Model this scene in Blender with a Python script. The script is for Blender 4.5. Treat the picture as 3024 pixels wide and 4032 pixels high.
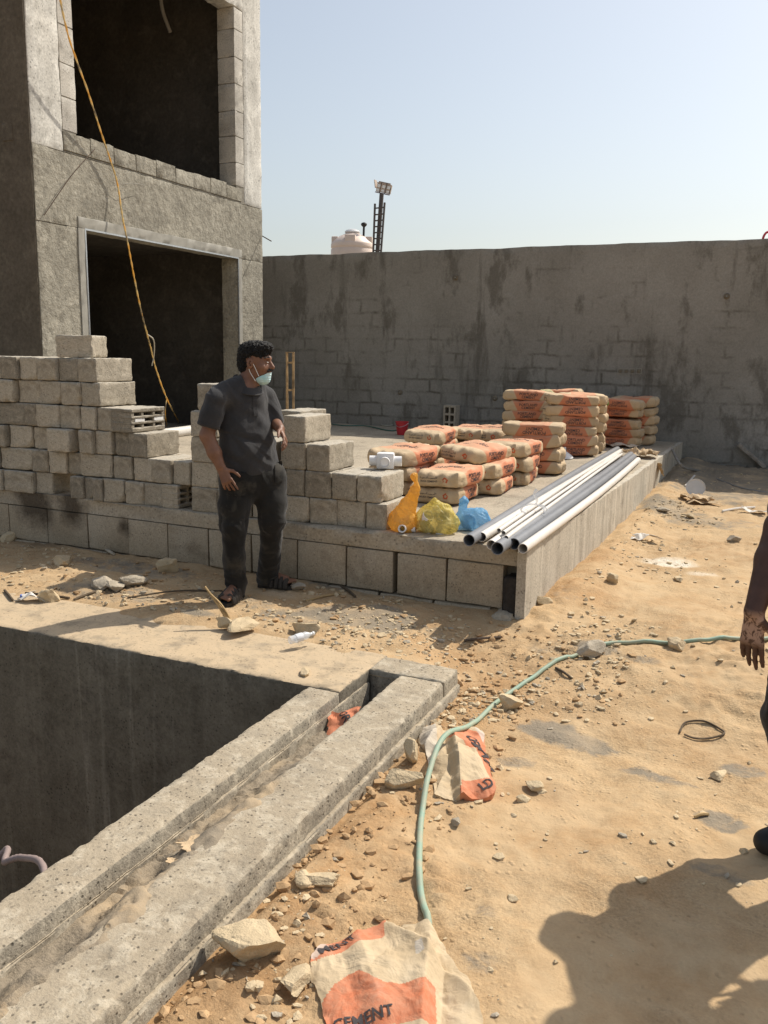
import bpy, bmesh, math, random
import numpy as np
from mathutils import Matrix, Vector
from mathutils.bvhtree import BVHTree

# ------------------------------------------------------------------ camera, sky, sun, exposure
scene = bpy.context.scene
for o in list(bpy.data.objects):
    bpy.data.objects.remove(o)
COL = scene.collection
FPX, YAW, PITCH, ROLL, CAMZ = 3384.65, -0.42009, 0.18272, 0.01741, 1.62
_f = np.array([math.sin(YAW) * math.cos(PITCH), math.cos(YAW) * math.cos(PITCH), -math.sin(PITCH)])
_r0 = np.array([math.cos(YAW), -math.sin(YAW), 0.0])
_u0 = np.cross(_r0, _f)
_r = math.cos(ROLL) * _r0 + math.sin(ROLL) * _u0
_u = -math.sin(ROLL) * _r0 + math.cos(ROLL) * _u0
CAM = np.array([0, 0, CAMZ])
cd = bpy.data.cameras.new('camera')
cam = bpy.data.objects.new('camera', cd)
COL.objects.link(cam)
cam.matrix_world = Matrix(((_r[0], _u[0], -_f[0], 0), (_r[1], _u[1], -_f[1], 0), (_r[2], _u[2], -_f[2], CAMZ), (0, 0, 0, 1)))
cd.sensor_fit = 'HORIZONTAL'
cd.sensor_width = 36.0
cd.lens = FPX / 3024 * 36
cd.clip_start = 0.05
cd.clip_end = 2000
scene.camera = cam

SUNV = np.array([0.42, 0.72, 1.0])
SUNV = SUNV / np.linalg.norm(SUNV)
w = bpy.data.worlds.new('World')
scene.world = w
w.use_nodes = True
wn = w.node_tree
for n in list(wn.nodes):
    wn.nodes.remove(n)
sky = wn.nodes.new('ShaderNodeTexSky')
sky.sky_type = 'NISHITA'
sky.sun_disc = False
sky.sun_elevation = math.asin(SUNV[2])
sky.sun_rotation = math.atan2(SUNV[0], SUNV[1])
sky.altitude = 0
sky.air_density = 1.25
sky.dust_density = 2.2
sky.ozone_density = 0.35
bg = wn.nodes.new('ShaderNodeBackground')
bg.inputs['Strength'].default_value = 0.122
wo = wn.nodes.new('ShaderNodeOutputWorld')
haze_tint = wn.nodes.new('ShaderNodeHueSaturation')
haze_tint.inputs['Saturation'].default_value = 0.62
haze_tint.inputs['Value'].default_value = 1.0
wn.links.new(sky.outputs[0], haze_tint.inputs['Color'])
wn.links.new(haze_tint.outputs[0], bg.inputs['Color'])
wn.links.new(bg.outputs[0], wo.inputs['Surface'])
ld = bpy.data.lights.new('sun', 'SUN')
ld.energy = 4.3
ld.angle = math.radians(0.55)
ld.color = (1.0, 0.93, 0.82)
sun = bpy.data.objects.new('sun', ld)
COL.objects.link(sun)
sun.rotation_euler = Vector(SUNV).to_track_quat('Z', 'Y').to_euler()
sun.location = (3, 5, 12)
vs = scene.view_settings
vs.view_transform = 'Standard'
vs.look = 'None'
vs.exposure = 0.17
vs.gamma = 1.0
vs.use_curve_mapping = False

# ------------------------------------------------------------------ helpers
DS = 3024 / 1659.0


def ray(u, v):
    x, y = (u * DS - 1512) / FPX, (v * DS - 2016) / FPX
    return _r * x - _u * y + _f


def gz(u, v, z=0.0):
    d = ray(u, v)
    return CAM + d * (z - CAMZ) / d[2]


def gx(u, v, x):
    d = ray(u, v)
    return CAM + d * x / d[0]


def gy(u, v, y):
    d = ray(u, v)
    return CAM + d * y / d[1]


rng = np.random.RandomState(7)


def _hash(ix, iy, iz, seed):
    h = (ix.astype(np.int64) * 374761393 + iy.astype(np.int64) * 668265263 + iz.astype(np.int64) * 2147483647 + seed * 974711) & 0x7fffffff
    h = ((h ^ (h >> 13)) * 1274126177) & 0x7fffffff
    h = ((h ^ (h >> 16)) * 668265263) & 0x7fffffff
    return (h & 0xffff) / 65535.0 * 2 - 1


def vnoise(p, seed=0, crease=False):
    p = np.asarray(p, float)
    i = np.floor(p)
    f = p - i
    if not crease:
        f = f * f * (3 - 2 * f)
    ix, iy, iz = i[..., 0], i[..., 1], i[..., 2]
    r = 0
    for a in (0, 1):
        for b in (0, 1):
            for c in (0, 1):
                wgt = (f[..., 0] if a else 1 - f[..., 0]) * (f[..., 1] if b else 1 - f[..., 1]) * (f[..., 2] if c else 1 - f[..., 2])
                r = r + wgt * _hash(ix + a, iy + b, iz + c, seed)
    return r


def fbm(p, oct=4, seed=0, gain=0.5):
    r, a = 0, 1.0
    p = np.asarray(p, float)
    for k in range(oct):
        r = r + a * vnoise(p, seed + k * 17)
        p = p * 2.03 + 11.3
        a *= gain
    return r


def p3(x, y, z=0.0):
    x, y = np.broadcast_arrays(np.asarray(x, float), np.asarray(y, float))
    return np.stack([x, y, np.zeros_like(x) + z], -1)


def mesh(name, V, F, mat=None, smooth=False):
    me = bpy.data.meshes.new(name)
    me.from_pydata([tuple(map(float, v)) for v in V], [], [tuple(int(i) for i in f) for f in F])
    me.update()
    if smooth:
        me.polygons.foreach_set('use_smooth', [True] * len(me.polygons))
        me.set_sharp_from_angle(angle=math.radians(40))
    if mat is not None:
        me.materials.append(mat)
    return me


def ob(name, me, parent=None, loc=None, rot=None, **props):
    o = bpy.data.objects.new(name, me)
    COL.objects.link(o)
    if parent is not None:
        o.parent = parent
    if loc is not None:
        o.location = tuple(map(float, loc))
    if rot is not None:
        o.rotation_euler = rot
    for k, v in props.items():
        o[k] = v
    return o


def mk(name, VF, mat, parent=None, loc=None, rot=None, smooth=False, **props):
    return ob(name, mesh(name, VF[0], VF[1], mat, smooth), parent, loc, rot, **props)


def thing(name, label, category, loc=(0, 0, 0), rot=(0, 0, 0), group=None):
    o = ob(name, None, None, loc, rot, label=label, category=category)
    if group:
        o['group'] = group
    return o


def join(*parts):
    V, F, n = [], [], 0
    for v, f in parts:
        v = np.asarray(v, float).reshape(-1, 3)
        V.append(v)
        F += [tuple(i + n for i in q) for q in f]
        n += len(v)
    return np.concatenate(V), F


def xf(VF, loc=(0, 0, 0), rz=0.0, rx=0.0, ry=0.0, s=1.0):
    m = np.array(Matrix.Rotation(rz, 3, 'Z') @ Matrix.Rotation(ry, 3, 'Y') @ Matrix.Rotation(rx, 3, 'X'))
    return np.asarray(VF[0]) * s @ m.T + np.asarray(loc, float), VF[1]


def box(x0, x1, y0, y1, z0, z1):
    V = [(x0, y0, z0), (x1, y0, z0), (x1, y1, z0), (x0, y1, z0), (x0, y0, z1), (x1, y0, z1), (x1, y1, z1), (x0, y1, z1)]
    return np.array(V, float), [(0, 3, 2, 1), (4, 5, 6, 7), (0, 1, 5, 4), (1, 2, 6, 5), (2, 3, 7, 6), (3, 0, 4, 7)]


def gridbox(nx, ny, nz):
    """cube surface in [-1,1]^3 as a welded grid"""
    idx, V, F = {}, [], []

    def vid(i, j, k):
        if (i, j, k) not in idx:
            idx[(i, j, k)] = len(V)
            V.append((2 * i / nx - 1, 2 * j / ny - 1, 2 * k / nz - 1))
        return idx[(i, j, k)]
    for i in range(nx):
        for j in range(ny):
            F.append((vid(i, j, 0), vid(i, j + 1, 0), vid(i + 1, j + 1, 0), vid(i + 1, j, 0)))
            F.append((vid(i, j, nz), vid(i + 1, j, nz), vid(i + 1, j + 1, nz), vid(i, j + 1, nz)))
    for i in range(nx):
        for k in range(nz):
            F.append((vid(i, 0, k), vid(i + 1, 0, k), vid(i + 1, 0, k + 1), vid(i, 0, k + 1)))
            F.append((vid(i, ny, k), vid(i, ny, k + 1), vid(i + 1, ny, k + 1), vid(i + 1, ny, k)))
    for j in range(ny):
        for k in range(nz):
            F.append((vid(0, j, k), vid(0, j, k + 1), vid(0, j + 1, k + 1), vid(0, j + 1, k)))
            F.append((vid(nx, j, k), vid(nx, j + 1, k), vid(nx, j + 1, k + 1), vid(nx, j, k + 1)))
    return np.array(V), F


def rough_box(sx, sy, sz, n=(8, 14, 8), rnd=0.012, amp=0.004, fq=22, seed=0, chips=0, chipr=0.06):
    """box with worn edges, gritty faces and knocked-off corners, centred in x and y, standing on z=0"""
    V, F = gridbox(*n)
    # pull the grid lines next to the edges outwards so that the wear stays at the edge
    h = np.array([sx, sy, sz]) / 2
    for a in range(3):
        c = V[:, a]
        m = np.abs(c) < 0.999
        if n[a] > 2:
            V[m, a] = c[m] * max(0.5, 1 - 1.3 * rnd / h[a]) / (1 - 2.0 / n[a])
    P = V * h
    inner = h - rnd
    q = np.clip(P, -inner, inner)
    d = P - q
    L = np.linalg.norm(d, axis=1)
    k = np.where(L > 1e-9, np.minimum(1, rnd / np.maximum(L, 1e-9)), 1)
    P = q + d * k[:, None]
    nn = np.where(np.abs(V) > 0.999, np.sign(V), 0.0)
    nn /= np.linalg.norm(nn, axis=1)[:, None]
    no = fbm(P * fq + seed * 31.7, 3, seed)
    edge = (np.abs(V) > 0.999).sum(1)
    P = P + nn * (no * amp * np.where(edge > 1, 1.8, 1.0))[:, None] - nn * (np.abs(vnoise(P * fq * 0.6 + 5 * seed, seed + 5)) * amp * np.where(edge > 1, 2.2, 0))[:, None]
    rs = np.random.RandomState(seed + 100)
    for c in range(chips):
        cor = h * np.sign(rs.rand(3) - 0.5) * np.array([1, 1, 1])
        if rs.rand() < 0.5:
            cor[rs.randint(3)] *= rs.rand()
        r = chipr * (0.5 + rs.rand())
        dd = P - cor
        L = np.linalg.norm(dd, axis=1)
        m = L < r
        dirn = -cor / np.linalg.norm(cor)
        P[m] += dirn * ((r - L[m]) * 0.55)[:, None] * (1 + 0.5 * vnoise(P[m] * 40, seed))[:, None]
    P[:, 2] += sz / 2
    return P, F


def tubepts(pts, r, seg=10, cap=True):
    """round tube along points; r number or list"""
    P = np.asarray(pts, float)
    n = len(P)
    r = np.broadcast_to(np.asarray(r, float), (n,))
    T = np.gradient(P, axis=0)
    T /= np.linalg.norm(T, axis=1)[:, None]
    a = np.array([0, 0, 1.0]) if abs(T[0][2]) < 0.9 else np.array([1.0, 0, 0])
    N = np.cross(T[0], a)
    N /= np.linalg.norm(N)
    V, F = [], []
    for i in range(n):
        N = N - T[i] * (N @ T[i])
        N /= np.linalg.norm(N)
        B = np.cross(T[i], N)
        for s in range(seg):
            t = 2 * math.pi * s / seg
            V.append(P[i] + r[i] * (math.cos(t) * N + math.sin(t) * B))
    for i in range(n - 1):
        for s in range(seg):
            a0, a1 = i * seg + s, i * seg + (s + 1) % seg
            F.append((a0, a1, a1 + seg, a0 + seg))
    if cap:
        F.append(tuple(range(seg - 1, -1, -1)))
        F.append(tuple((n - 1) * seg + s for s in range(seg)))
    return np.array(V), F


def spline(pts, n=8):
    P = np.asarray(pts, float)
    P = np.vstack([2 * P[0] - P[1], P, 2 * P[-1] - P[-2]])
    out = []
    for i in range(1, len(P) - 2):
        for t in np.linspace(0, 1, n, endpoint=False):
            a, b, c, d = P[i - 1], P[i], P[i + 1], P[i + 2]
            out.append(0.5 * (2 * b + (c - a) * t + (2 * a - 5 * b + 4 * c - d) * t * t + (3 * b - a - 3 * c + d) * t ** 3))
    out.append(P[-2])
    return np.array(out)


def hollow(pts, r, wall, seg=18):
    """open pipe with wall thickness"""
    a = tubepts(pts, r, seg, False)
    b = tubepts(pts, r - wall, seg, False)
    n = len(pts)
    V, F = a[0], list(a[1])
    k = len(V)
    F += [tuple(i + k for i in reversed(f)) for f in b[1]]
    for e in (0, (n - 1) * seg):
        for s in range(seg):
            s2 = (s + 1) % seg
            q = (e + s, k + e + s, k + e + s2, e + s2)
            F.append(q if e == 0 else q[::-1])
    return np.vstack([V, b[0]]), F


def lathe(prof, seg=24, cap=True):
    V, F = [], []
    for r, z in prof:
        for s in range(seg):
            t = 2 * math.pi * s / seg
            V.append((r * math.cos(t), r * math.sin(t), z))
    for i in range(len(prof) - 1):
        for s in range(seg):
            a0, a1 = i * seg + s, i * seg + (s + 1) % seg
            F.append((a0, a1, a1 + seg, a0 + seg))
    if cap:
        F.append(tuple(range(seg - 1, -1, -1)))
        F.append(tuple((len(prof) - 1) * seg + s for s in range(seg)))
    return np.array(V), F


def rock(size, seed, sub=2, amp=0.10):
    """angular stone: icosphere cut by random planes, then roughened"""
    bm = bmesh.new()
    bmesh.ops.create_icosphere(bm, subdivisions=sub, radius=1)
    V = np.array([v.co[:] for v in bm.verts])
    F = [tuple(v.index for v in f.verts) for f in bm.faces]
    bm.free()
    rs = np.random.RandomState(seed)
    for k in range(15):
        n = rs.randn(3)
        n /= np.linalg.norm(n)
        d = 0.45 + 0.4 * rs.rand()
        t = V @ n - d
        m = t > 0
        V[m] -= n * t[m][:, None]
    V = V * (1 + amp * fbm(V * 2.2 + seed, 3, seed) * 0.7 + 0.03 * fbm(V * 9 + seed, 3, seed + 3))[:, None]
    V = V * np.asarray(size)
    V[:, 2] -= V[:, 2].min() * 0.8
    return V, F


def surfnet(F, lo, h):
    s = F < 0
    nx, ny, nz = F.shape
    acc = np.zeros((nx - 1, ny - 1, nz - 1, 3), np.float32)
    cnt = np.zeros((nx - 1, ny - 1, nz - 1), np.int16)
    cor = [(a, b, c) for a in (0, 1) for b in (0, 1) for c in (0, 1)]

    def sl(c):
        return tuple(slice(k, n - 1 + k) for k, n in zip(c, F.shape))
    for c in cor:
        for ax in range(3):
            if c[ax] == 0:
                d = list(c)
                d[ax] = 1
                fa, fb = F[sl(c)], F[sl(d)]
                m = s[sl(c)] != s[sl(d)]
                idx = np.nonzero(m)
                t = fa[idx] / (fa[idx] - fb[idx])
                for k in range(3):
                    acc[idx + (k,)] += c[k] + (t if k == ax else 0)
                cnt[idx] += 1
    cells = np.nonzero(cnt)
    vid = -np.ones(cnt.shape, np.int64)
    vid[cells] = np.arange(len(cells[0]))
    V = (np.stack(cells, 1) + acc[cells] / cnt[cells][:, None]) * h + lo
    FF = []
    for ax in range(3):
        b, c = [(1, 2), (2, 0), (0, 1)][ax]
        a0 = [slice(None)] * 3
        a1 = [slice(None)] * 3
        a0[ax] = slice(0, -1)
        a1[ax] = slice(1, None)
        sa, sb = s[tuple(a0)], s[tuple(a1)]
        e = np.stack(np.nonzero(sa != sb), 1)
        ok = (e[:, b] > 0) & (e[:, c] > 0) & (e[:, b] < F.shape[b] - 1) & (e[:, c] < F.shape[c] - 1)
        e = e[ok]

        def cell(db, dc):
            q = e.copy()
            q[:, b] += db
            q[:, c] += dc
            return vid[q[:, 0], q[:, 1], q[:, 2]]
        q = np.stack([cell(-1, -1), cell(0, -1), cell(0, 0), cell(-1, 0)], 1)
        fl = ~sa[e[:, 0], e[:, 1], e[:, 2]]
        q[fl] = q[fl][:, ::-1]
        FF.append(q)
    return V, np.concatenate(FF)


class SDF:
    """signed distance volume put together from tapered limbs and ellipsoids with soft joints"""

    def __init__(self, lo, hi, h):
        self.lo, self.h = np.asarray(lo, float), h
        self.n = np.ceil((np.asarray(hi, float) - self.lo) / h).astype(int) + 1
        self.F = np.full(tuple(self.n), 0.2, np.float32)

    def region(self, lo, hi, mar):
        a = np.clip(np.floor((np.asarray(lo) - mar - self.lo) / self.h).astype(int), 0, self.n)
        b = np.clip(np.ceil((np.asarray(hi) + mar - self.lo) / self.h).astype(int) + 1, 0, self.n)
        g = [self.lo[k] + self.h * np.arange(a[k], b[k]) for k in range(3)]
        X = np.stack(np.meshgrid(*g, indexing='ij'), -1).astype(np.float32)
        return tuple(slice(a[k], b[k]) for k in range(3)), X

    def put(self, sl, d, k, sub=False):
        f = self.F[sl]
        if f.size == 0:
            return
        if sub:
            h = np.clip(0.5 - 0.5 * (f + d) / k, 0, 1)
            self.F[sl] = f + (-d - f) * h + k * h * (1 - h)
        else:
            h = np.clip(0.5 + 0.5 * (f - d) / k, 0, 1)
            self.F[sl] = f + (d - f) * h - k * h * (1 - h)

    def limb(self, a, b, ra, rb, k=0.02, flat=None, sub=False):
        a, b = np.asarray(a, float), np.asarray(b, float)
        R = max(ra, rb)
        sl, X = self.region(np.minimum(a, b) - R, np.maximum(a, b) + R, 0.09)
        ba = b - a
        bb = max(ba @ ba, 1e-9)
        Q = X - a.astype(np.float32)
        if flat is not None:
            n, s = np.asarray(flat[0], float), flat[1]
            n = n / np.linalg.norm(n)
            Q = Q + (Q @ n.astype(np.float32))[..., None] * (n * (s - 1)).astype(np.float32)
        t = np.clip(Q @ (ba / bb).astype(np.float32), 0, 1)
        d = np.linalg.norm(Q - t[..., None] * ba.astype(np.float32), axis=-1) - (ra + (rb - ra) * t)
        self.put(sl, d.astype(np.float32), k, sub)

    def chain(self, pts, rad, k=0.02, flat=None):
        for i in range(len(pts) - 1):
            self.limb(pts[i], pts[i + 1], rad[i], rad[i + 1], k, flat)

    def ell(self, c, r, axes=None, k=0.02, sub=False):
        c, r = np.asarray(c, float), np.asarray(r, float)
        A = np.eye(3) if axes is None else np.asarray(axes, float)
        R = r.max()
        sl, X = self.region(c - R, c + R, 0.06)
        Q = (X - c.astype(np.float32)) @ A.T.astype(np.float32)
        k0 = np.linalg.norm(Q / r.astype(np.float32), axis=-1)
        k1 = np.linalg.norm(Q / (r * r).astype(np.float32), axis=-1)
        d = k0 * (k0 - 1) / np.maximum(k1, 1e-6)
        self.put(sl, d.astype(np.float32), k, sub)

    def cut(self, p, n):
        """keep the side the normal points away from"""
        n = np.asarray(n, float)
        n = n / np.linalg.norm(n)
        g = [self.lo[k] + self.h * np.arange(self.n[k]) for k in range(3)]
        d = ((g[0] - p[0]) * n[0])[:, None, None] + ((g[1] - p[1]) * n[1])[None, :, None] + ((g[2] - p[2]) * n[2])[None, None, :]
        self.F = np.maximum(self.F, d.astype(np.float32))

    def mesh(self):
        return surfnet(self.F, self.lo, self.h)


def normals(V, F):
    F = np.asarray(F)
    n = np.cross(V[F[:, 2]] - V[F[:, 0]], V[F[:, 3]] - V[F[:, 1]])
    N = np.zeros_like(V)
    for k in range(4):
        np.add.at(N, F[:, k], n)
    return N / np.maximum(np.linalg.norm(N, axis=1), 1e-9)[:, None]


def smoothen(V, F, it=2, lam=0.5):
    F = np.asarray(F)
    for _ in range(it):
        A = np.zeros_like(V)
        C = np.zeros(len(V))
        for a, b in ((0, 1), (1, 2), (2, 3), (3, 0)):
            np.add.at(A, F[:, a], V[F[:, b]])
            np.add.at(A, F[:, b], V[F[:, a]])
            np.add.at(C, F[:, a], 1)
            np.add.at(C, F[:, b], 1)
        V = V + lam * (A / np.maximum(C, 1)[:, None] - V)
    return V


# ------------------------------------------------------------------ materials
class NT:
    def __init__(self, name):
        self.m = bpy.data.materials.new(name)
        self.m.use_nodes = True
        self.t = self.m.node_tree
        self.b = self.t.nodes['Principled BSDF']
        self.out = self.t.nodes['Material Output']
        self._co = {}

    def n(self, typ, **kw):
        x = self.t.nodes.new(typ)
        for k, v in kw.items():
            setattr(x, k, v)
        return x

    def put(self, sock, v):
        if hasattr(v, 'is_linked') or hasattr(v, 'links'):
            self.t.links.new(v, sock)
        else:
            if hasattr(sock, 'default_value') and not isinstance(v, (int, float)) and len(v) == 3 and len(sock.default_value) == 4:
                v = (*v, 1)
            sock.default_value = v

    def co(self, kind='Object', scale=None, loc=None):
        if kind not in self._co:
            self._co[kind] = self.n('ShaderNodeTexCoord').outputs[kind] if kind != 'World' else self.n('ShaderNodeNewGeometry').outputs['Position']
        v = self._co[kind]
        if scale is not None or loc is not None:
            mp = self.n('ShaderNodeMapping')
            self.put(mp.inputs['Vector'], v)
            if scale is not None:
                mp.inputs['Scale'].default_value = scale
            if loc is not None:
                mp.inputs['Location'].default_value = loc
            v = mp.outputs[0]
        return v

    def noise(self, scale, detail=4, rough=0.55, vec=None, dist=0.0):
        x = self.n('ShaderNodeTexNoise')
        self.put(x.inputs['Vector'], vec if vec is not None else self.co('World'))
        x.inputs['Scale'].default_value = scale
        x.inputs['Detail'].default_value = detail
        x.inputs['Roughness'].default_value = rough
        x.inputs['Distortion'].default_value = dist
        return x.outputs[0]

    def voro(self, scale, vec=None, feature='F1'):
        x = self.n('ShaderNodeTexVoronoi', feature=feature)
        self.put(x.inputs['Vector'], vec if vec is not None else self.co('World'))
        x.inputs['Scale'].default_value = scale
        return x.outputs['Distance']

    def ramp(self, fac, *stops):
        x = self.n('ShaderNodeValToRGB')
        self.put(x.inputs[0], fac)
        e = x.color_ramp.elements
        while len(e) < len(stops):
            e.new(0.5)
        for i, (p, c) in enumerate(stops):
            e[i].position = p
            e[i].color = (c, c, c, 1) if isinstance(c, (int, float)) else (*c, 1)
        return x.outputs[0]

    def mix(self, fac, a, b, mode='MIX'):
        x = self.n('ShaderNodeMix', data_type='RGBA', blend_type=mode)
        self.put(x.inputs[0], fac)
        self.put(x.inputs[6], a)
        self.put(x.inputs[7], b)
        return x.outputs[2]

    def math(self, op, a, b=0.0, c=0.0, clamp=False):
        x = self.n('ShaderNodeMath', operation=op)
        x.use_clamp = clamp
        for i, v in enumerate((a, b, c)):
            self.put(x.inputs[i], v)
        return x.outputs[0]

    def sep(self, vec):
        x = self.n('ShaderNodeSeparateXYZ')
        self.put(x.inputs[0], vec)
        return x.outputs

    def attr(self, name):
        return self.n('ShaderNodeAttribute', attribute_name=name).outputs

    def rand(self):
        return self.n('ShaderNodeObjectInfo').outputs['Random']

    def bump(self, h, strength=0.5, dist=0.01, normal=None):
        x = self.n('ShaderNodeBump')
        self.put(x.inputs['Height'], h)
        x.inputs['Strength'].default_value = strength
        x.inputs['Distance'].default_value = dist
        if normal is not None:
            self.put(x.inputs['Normal'], normal)
        return x.outputs[0]

    def done(self, col, rough=0.9, normal=None, spec=0.25, **kw):
        self.put(self.b.inputs['Base Color'], col)
        self.put(self.b.inputs['Roughness'], rough)
        self.b.inputs['Specular IOR Level'].default_value = spec
        if normal is not None:
            self.put(self.b.inputs['Normal'], normal)
        for k, v in kw.items():
            self.put(self.b.inputs[k.replace('_', ' ')], v)
        return self.m


def plain(name, col, rough=0.6, spec=0.3, var=0.15, sc=9, bump=0.15, dist=0.004, **kw):
    t = NT(name)
    n = t.noise(sc, 5, 0.6)
    c = t.mix(t.ramp(n, (0.3, 0.0), (0.7, 1.0)), tuple(x * (1 - var) for x in col), tuple(min(1, x * (1 + var)) for x in col))
    return t.done(c, rough, t.bump(t.noise(sc * 12, 3), bump, dist), spec, **kw)


DRIPX = -float(gy(265, 1500, 3.52)[0])


def concrete(name, a, b, dark=None, grit=60, streak=0.0, bump=0.5, dist=0.006, dust=None, pits=True, kind='World', rand=0.0, soot=(), pitsc=0.55, pitd=0.55, speck=0.0, dustf=0.85, drip=0.0, patchy=0.0):
    """cast or block concrete: two tones, grit, pits, optional streaks and dust on upward faces"""
    t = NT(name)
    co = t.co(kind)
    big = t.noise(1.7, 6, 0.62, co)
    c = t.mix(t.ramp(big, (0.33, 0.0), (0.68, 1.0)), a, b)
    if dark:
        c = t.mix(t.math('MULTIPLY', t.ramp(t.noise(4.3, 7, 0.68, co, 0.4), (0.52, 0.0), (0.68, 1.0)), 0.75), c, dark)
    if streak:
        st = t.noise(1.0, 5, 0.6, t.co(kind, (9, 9, 0.55)))
        c = t.mix(t.math('MULTIPLY', t.ramp(st, (0.5, 0.0), (0.66, 1.0)), streak), c, tuple(x * 0.45 for x in a))
        st2 = t.noise(1.0, 5, 0.6, t.co(kind, (13, 13, 0.4), (3, 1, 0)))
        c = t.mix(t.math('MULTIPLY', t.ramp(st2, (0.57, 0.0), (0.7, 1.0)), streak), c, tuple(min(1, x * 1.7) for x in b))
    if drip:
        dz = t.sep(t.co(kind))
        dr = t.math('MULTIPLY', t.ramp(t.noise(1.0, 4, 0.6, t.co(kind, (6, 6, 0.35), (1.3, 0, 0)), 0.3), (0.53, 0.0), (0.63, 1.0)), t.ramp(t.noise(1.0, 6, 0.75, t.co(kind, (30, 30, 2.0))), (0.36, 0.1), (0.58, 1.0)))
        loc = t.ramp(t.math('ABSOLUTE', t.math('ADD', dz[0], DRIPX)), (0.0, 1.0), (0.55, 0.25))
        dr = t.math('MULTIPLY', dr, loc)
        c = t.mix(t.math('MULTIPLY', dr, drip), c, (0.40, 0.36, 0.29))
    if patchy:
        c = t.mix(t.math('MULTIPLY', t.ramp(t.noise(2.3, 7, 0.72, co, 0.8), (0.50, 0.0), (0.60, 1.0)), patchy), c, tuple(min(1, x * 1.35) for x in b))
        c = t.mix(t.math('MULTIPLY', t.ramp(t.noise(9, 7, 0.75, t.co(kind, (1, 1, .6), (5, 2, 1)), 0.8), (0.53, 0.0), (0.63, 1.0)), patchy), c, tuple(x * 0.6 for x in a))
    fine = t.noise(grit, 4, 0.7, co)
    c = t.mix(0.55, c, t.mix(1.0, c, t.ramp(fine, (0.25, 0.45), (0.75, 1.5)), 'MULTIPLY'))
    if rand:
        c = t.mix(1.0, c, t.ramp(t.rand(), (0.0, 1 - rand), (1.0, 1 + rand)), 'MULTIPLY')
    if dust:
        geo = t.n('ShaderNodeNewGeometry')
        up = t.math('ADD', t.sep(geo.outputs['Normal'])[2], t.math('MULTIPLY', t.math('SUBTRACT', t.noise(6, 5, 0.65, co), 0.5), 1.5))
        c = t.mix(t.math('MULTIPLY', t.ramp(up, (0.55, 0.0), (1.05, 1.0)), dustf), c, dust)
    h = t.math('ADD', t.math('MULTIPLY', t.noise(grit * 0.35, 5, 0.65, co), 1.0), t.math('MULTIPLY', fine, 0.45))
    if pits:
        pv = t.ramp(t.math('ADD', t.voro(grit * pitsc, co), t.math('MULTIPLY', t.math('SUBTRACT', t.noise(7, 4, 0.6, co), 0.5), 0.5)), (0.08, 0.0), (0.24, 1.0))
        h = t.math('ADD', h, t.math('MULTIPLY', pv, 0.35))
        c = t.mix(1.0, c, t.ramp(pv, (0.0, pitd), (1.0, 1.0)), 'MULTIPLY')
    if speck:
        c = t.mix(t.math('MULTIPLY', t.ramp(t.noise(11, 6, 0.75, co, 0.5), (0.50, 0.0), (0.62, 1.0)), speck), c, tuple(min(1, x * 1.55) for x in b))
        c = t.mix(t.math('MULTIPLY', t.ramp(t.noise(38, 5, 0.7, co), (0.56, 0.0), (0.66, 1.0)), speck), c, tuple(x * 0.5 for x in a))
    for sx, sy, sz, sr in soot:
        vm = t.n('ShaderNodeVectorMath', operation='DISTANCE')
        t.put(vm.inputs[0], t.co('World'))
        vm.inputs[1].default_value = (sx, sy, sz)
        sm = t.math('ADD', t.math('SUBTRACT', 1.0, t.math('DIVIDE', vm.outputs['Value'], sr)), t.math('MULTIPLY', t.math('SUBTRACT', t.noise(6, 5, 0.65), 0.5), 1.3))
        c = t.mix(t.math('MULTIPLY', t.ramp(sm, (0.1, 0.0), (0.7, 1.0)), 0.8), c, (0.035, 0.022, 0.013))
    return t.done(c, 0.92, t.bump(h, bump, dist), 0.2)

# ---- material palette
SAND = (0.50, 0.355, 0.205)
t = NT('dry_sand')
co = t.co('World')
n1 = t.noise(1.1, 6, 0.6)
n2 = t.noise(7.5, 6, 0.68, None, 0.5)
c = t.mix(t.ramp(n1, (0.3, 0.0), (0.7, 1.0)), (0.395, 0.25, 0.128), (0.515, 0.362, 0.203))
c = t.mix(t.ramp(n2, (0.35, 0.0), (0.72, 0.75)), c, (0.515, 0.39, 0.24))
c = t.mix(t.math('MULTIPLY', t.ramp(t.noise(3.1, 7, 0.7, None, 0.8), (0.55, 0.0), (0.72, 1.0)), 0.45), c, (0.30, 0.185, 0.09))
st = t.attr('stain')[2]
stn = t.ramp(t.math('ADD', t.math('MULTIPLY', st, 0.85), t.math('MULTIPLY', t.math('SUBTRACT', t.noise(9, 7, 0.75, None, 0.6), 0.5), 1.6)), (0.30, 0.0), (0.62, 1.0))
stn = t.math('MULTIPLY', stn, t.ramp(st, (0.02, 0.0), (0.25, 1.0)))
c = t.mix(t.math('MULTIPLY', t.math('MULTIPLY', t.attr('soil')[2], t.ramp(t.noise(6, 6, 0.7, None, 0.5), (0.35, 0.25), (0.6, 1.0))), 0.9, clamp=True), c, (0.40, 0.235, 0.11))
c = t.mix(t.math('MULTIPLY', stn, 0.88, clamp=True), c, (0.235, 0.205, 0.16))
wh = t.attr('lime')[2]
c = t.mix(t.math('MULTIPLY', wh, t.ramp(t.noise(20, 5, 0.7), (0.3, 0.3), (0.6, 1.1)), clamp=True), c, (0.74, 0.68, 0.56))
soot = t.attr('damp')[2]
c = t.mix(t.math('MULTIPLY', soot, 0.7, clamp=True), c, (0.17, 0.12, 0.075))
gr = t.noise(95, 4, 0.75)
rz = t.ramp(t.noise(1.9, 5, 0.62, t.co('World', None, (3, 7, 0))), (0.42, 0.0), (0.6, 1.0))
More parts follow.
